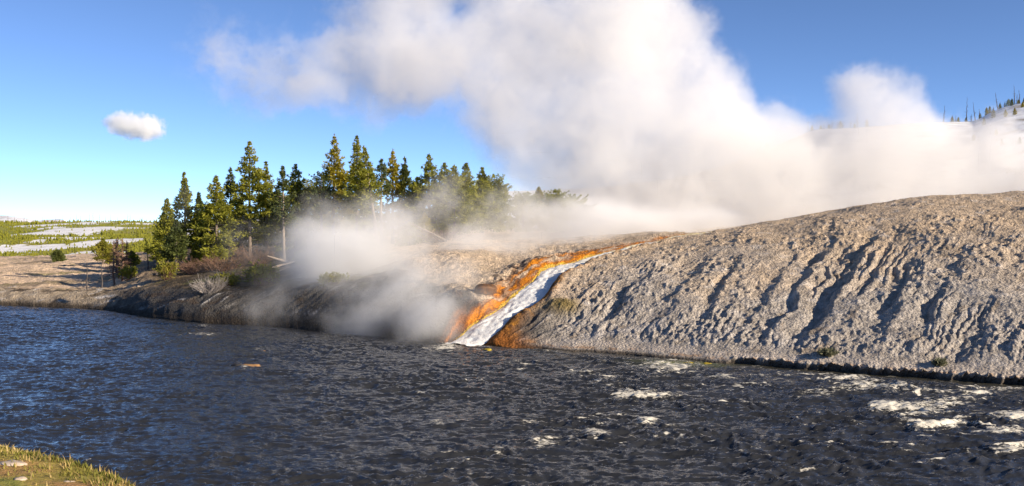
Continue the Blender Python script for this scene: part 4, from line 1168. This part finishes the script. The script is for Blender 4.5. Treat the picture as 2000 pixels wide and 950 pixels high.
def B(u, v, Y, ru, rv, w, dy=None):
    k_ = Y / FPX
    return (PX(u, Y), Y, PZ(v, Y), ru * k_, dy or (ru + rv) * .32 * k_, rv * k_, w)
Yp = 95
plume = [B(2250,355,Yp,300,130,1.4), B(2050,375,Yp,260,110,1.6), B(1900,385,Yp,200,115,1.4), B(1650,430,Yp,300,60,1.5), B(1350,440,Yp,260,60,1.4), B(1150,440,Yp,160,50,1.0), B(1730,330,Yp,190,150,1.5), B(1560,345,Yp,190,150,1.4), B(1420,330,Yp,190,180,1.5),
  B(1270,340,Yp,200,190,1.6), B(1140,330,Yp,170,180,1.3), B(1030,300,Yp,150,130,1.0), B(1370,230,Yp,160,140,1.3), B(1260,150,Yp,190,180,1.6), B(1190,40,Yp,170,170,1.5),
  B(1080,170,Yp,180,170,1.4), B(1060,60,Yp,160,130,1.2), B(950,110,Yp,170,130,1.3), B(960,230,Yp,150,90,.8), B(830,90,Yp,160,150,1.3), B(740,150,Yp,160,120,1.1),
  B(640,130,Yp,140,105,.9), B(560,180,Yp,100,70,.7), B(740,20,Yp,150,120,1.0), B(860,-40,Yp,170,120,1.2), B(1010,-60,Yp,170,110,1.1), B(1230,-70,Yp,150,120,1.1),
  B(1660,165,Yp,75,70,.9), B(1730,190,Yp,95,95,1.3), B(1770,250,Yp,110,100,1.2), B(1840,285,Yp,130,100,1.2), B(1940,325,Yp,140,95,1.2), B(1700,200,Yp,120,90,.8), B(2060,330,Yp,160,90,1.1), B(1530,240,Yp,85,100,.75), B(1430,230,Yp,110,100,1.0),
  B(480,170,Yp,110,120,.52), B(410,110,Yp,90,130,.42), B(520,90,Yp,110,110,.5), B(600,200,Yp,130,60,.6), B(1300,330,Yp+4,260,110,1.0), B(1560,320,Yp+4,240,100,1.1), B(1750,300,Yp+4,220,80,1.1), B(1160,370,Yp+4,200,80,1.0), B(1650,300,Yp,110,80,.9), B(1560,300,Yp,130,80,1.0), B(1690,285,Yp,130,80,1.2), B(1890,300,Yp,170,85,1.5), B(1780,270,Yp,120,70,1.0), B(1300,60,Yp,100,100,.9)]
holes = [B(890,35,Yp,50,40,1.0,20), B(1085,-5,Yp,45,40,1.2,20), B(1610,215,Yp,45,60,.9,14), B(1480,200,Yp,45,80,.7,14), B(1700,235,Yp,26,34,.5,14)]
M_steam = vol_material('steam_dense', 0.26, (.986, .981, .972), 0.0)
steam_volume('steam', M_steam, (-38, 82, 3.2), (76, 108, 33), .27, plume, 3.2, .15, .30, 3.8, (.50, 1.05),
             'huge white steam plume billowing up behind the mound and drifting left across the sky', 'steam', holes=holes)
low = [B(650,480,54,130,90,1.1,5), B(720,520,52,160,130,1.25,5), B(770,600,47,150,120,1.25,4), B(830,650,43.5,110,75,1.3,3), B(860,560,48,100,110,.75,4), B(620,560,52,120,90,.50,4),
  B(560,600,51,120,70,.34,4), B(690,640,45.5,110,60,.55,3), B(930,490,60,90,90,.75,6), B(850,380,63,60,70,.5,4), B(920,540,47,80,90,.55,3), B(1010,420,66,90,110,.75,6),
  B(1090,470,62,140,70,.62,6), B(1130,430,70,170,70,.9,7), B(1230,450,66,170,45,.8,7), B(1030,540,50,80,50,.35,3), B(500,480,60,140,80,.36,5), B(350,390,61,60,90,.34,3),
  B(430,560,55,110,70,.34,4), B(600,430,61,90,70,.45,4), B(770,430,63,110,80,.55,5), B(1120,500,53,120,30,.45,3), B(1330,430,72,150,50,.9,7), B(980,600,44.5,70,50,.28,2),
  B(600,520,53,170,110,.55,4), B(905,400,63,110,90,.45,4), B(780,620,46,140,80,.8,3), B(560,610,50,120,60,.4,3), B(800,460,56,170,90,.6,4), B(950,480,56,150,70,.6,4), B(680,420,60,120,70,.5,4), B(780,440,60,90,70,.55,4), B(880,620,43,90,70,.8,2.5), B(930,580,44.5,70,50,.5,2), B(1020,500,57,90,50,.75,4), B(1120,470,60,130,45,.9,4), B(1250,450,62,150,35,1.0,5), B(1380,438,66,140,30,1.0,5), B(1180,420,66,160,60,.8,5)]
M_steam2 = vol_material('steam_thin', 0.52, (.999, .995, .985), 0.0)
steam_volume('steam', M_steam2, (-26, 39.5, .02), (24, 74, 9.5), .19, low, 1.5, .28, .55, 3.1, (.24, 1.5),
             'low warm steam rolling off the hot stream over the river edge and around the trees', 'steam')
Yc = 1500
cl1 = [B(262,246,Yc,56,34,1.3), B(232,242,Yc,36,26,1.1), B(300,250,Yc,38,28,1.2), B(285,262,Yc,34,20,1.0), B(210,240,Yc,16,11,.7)]
M_cloud = vol_material('cloud_mass', 0.13, (.999, .999, .999), 0.0)
steam_volume('cloud', M_cloud, (-660, 1450, 115), (-490, 1550, 190), 1.0, cl1, 9, .055, .11, 3.6, (.50, .95),
             'small white puffy cloud alone in the blue sky on the left', 'cloud')
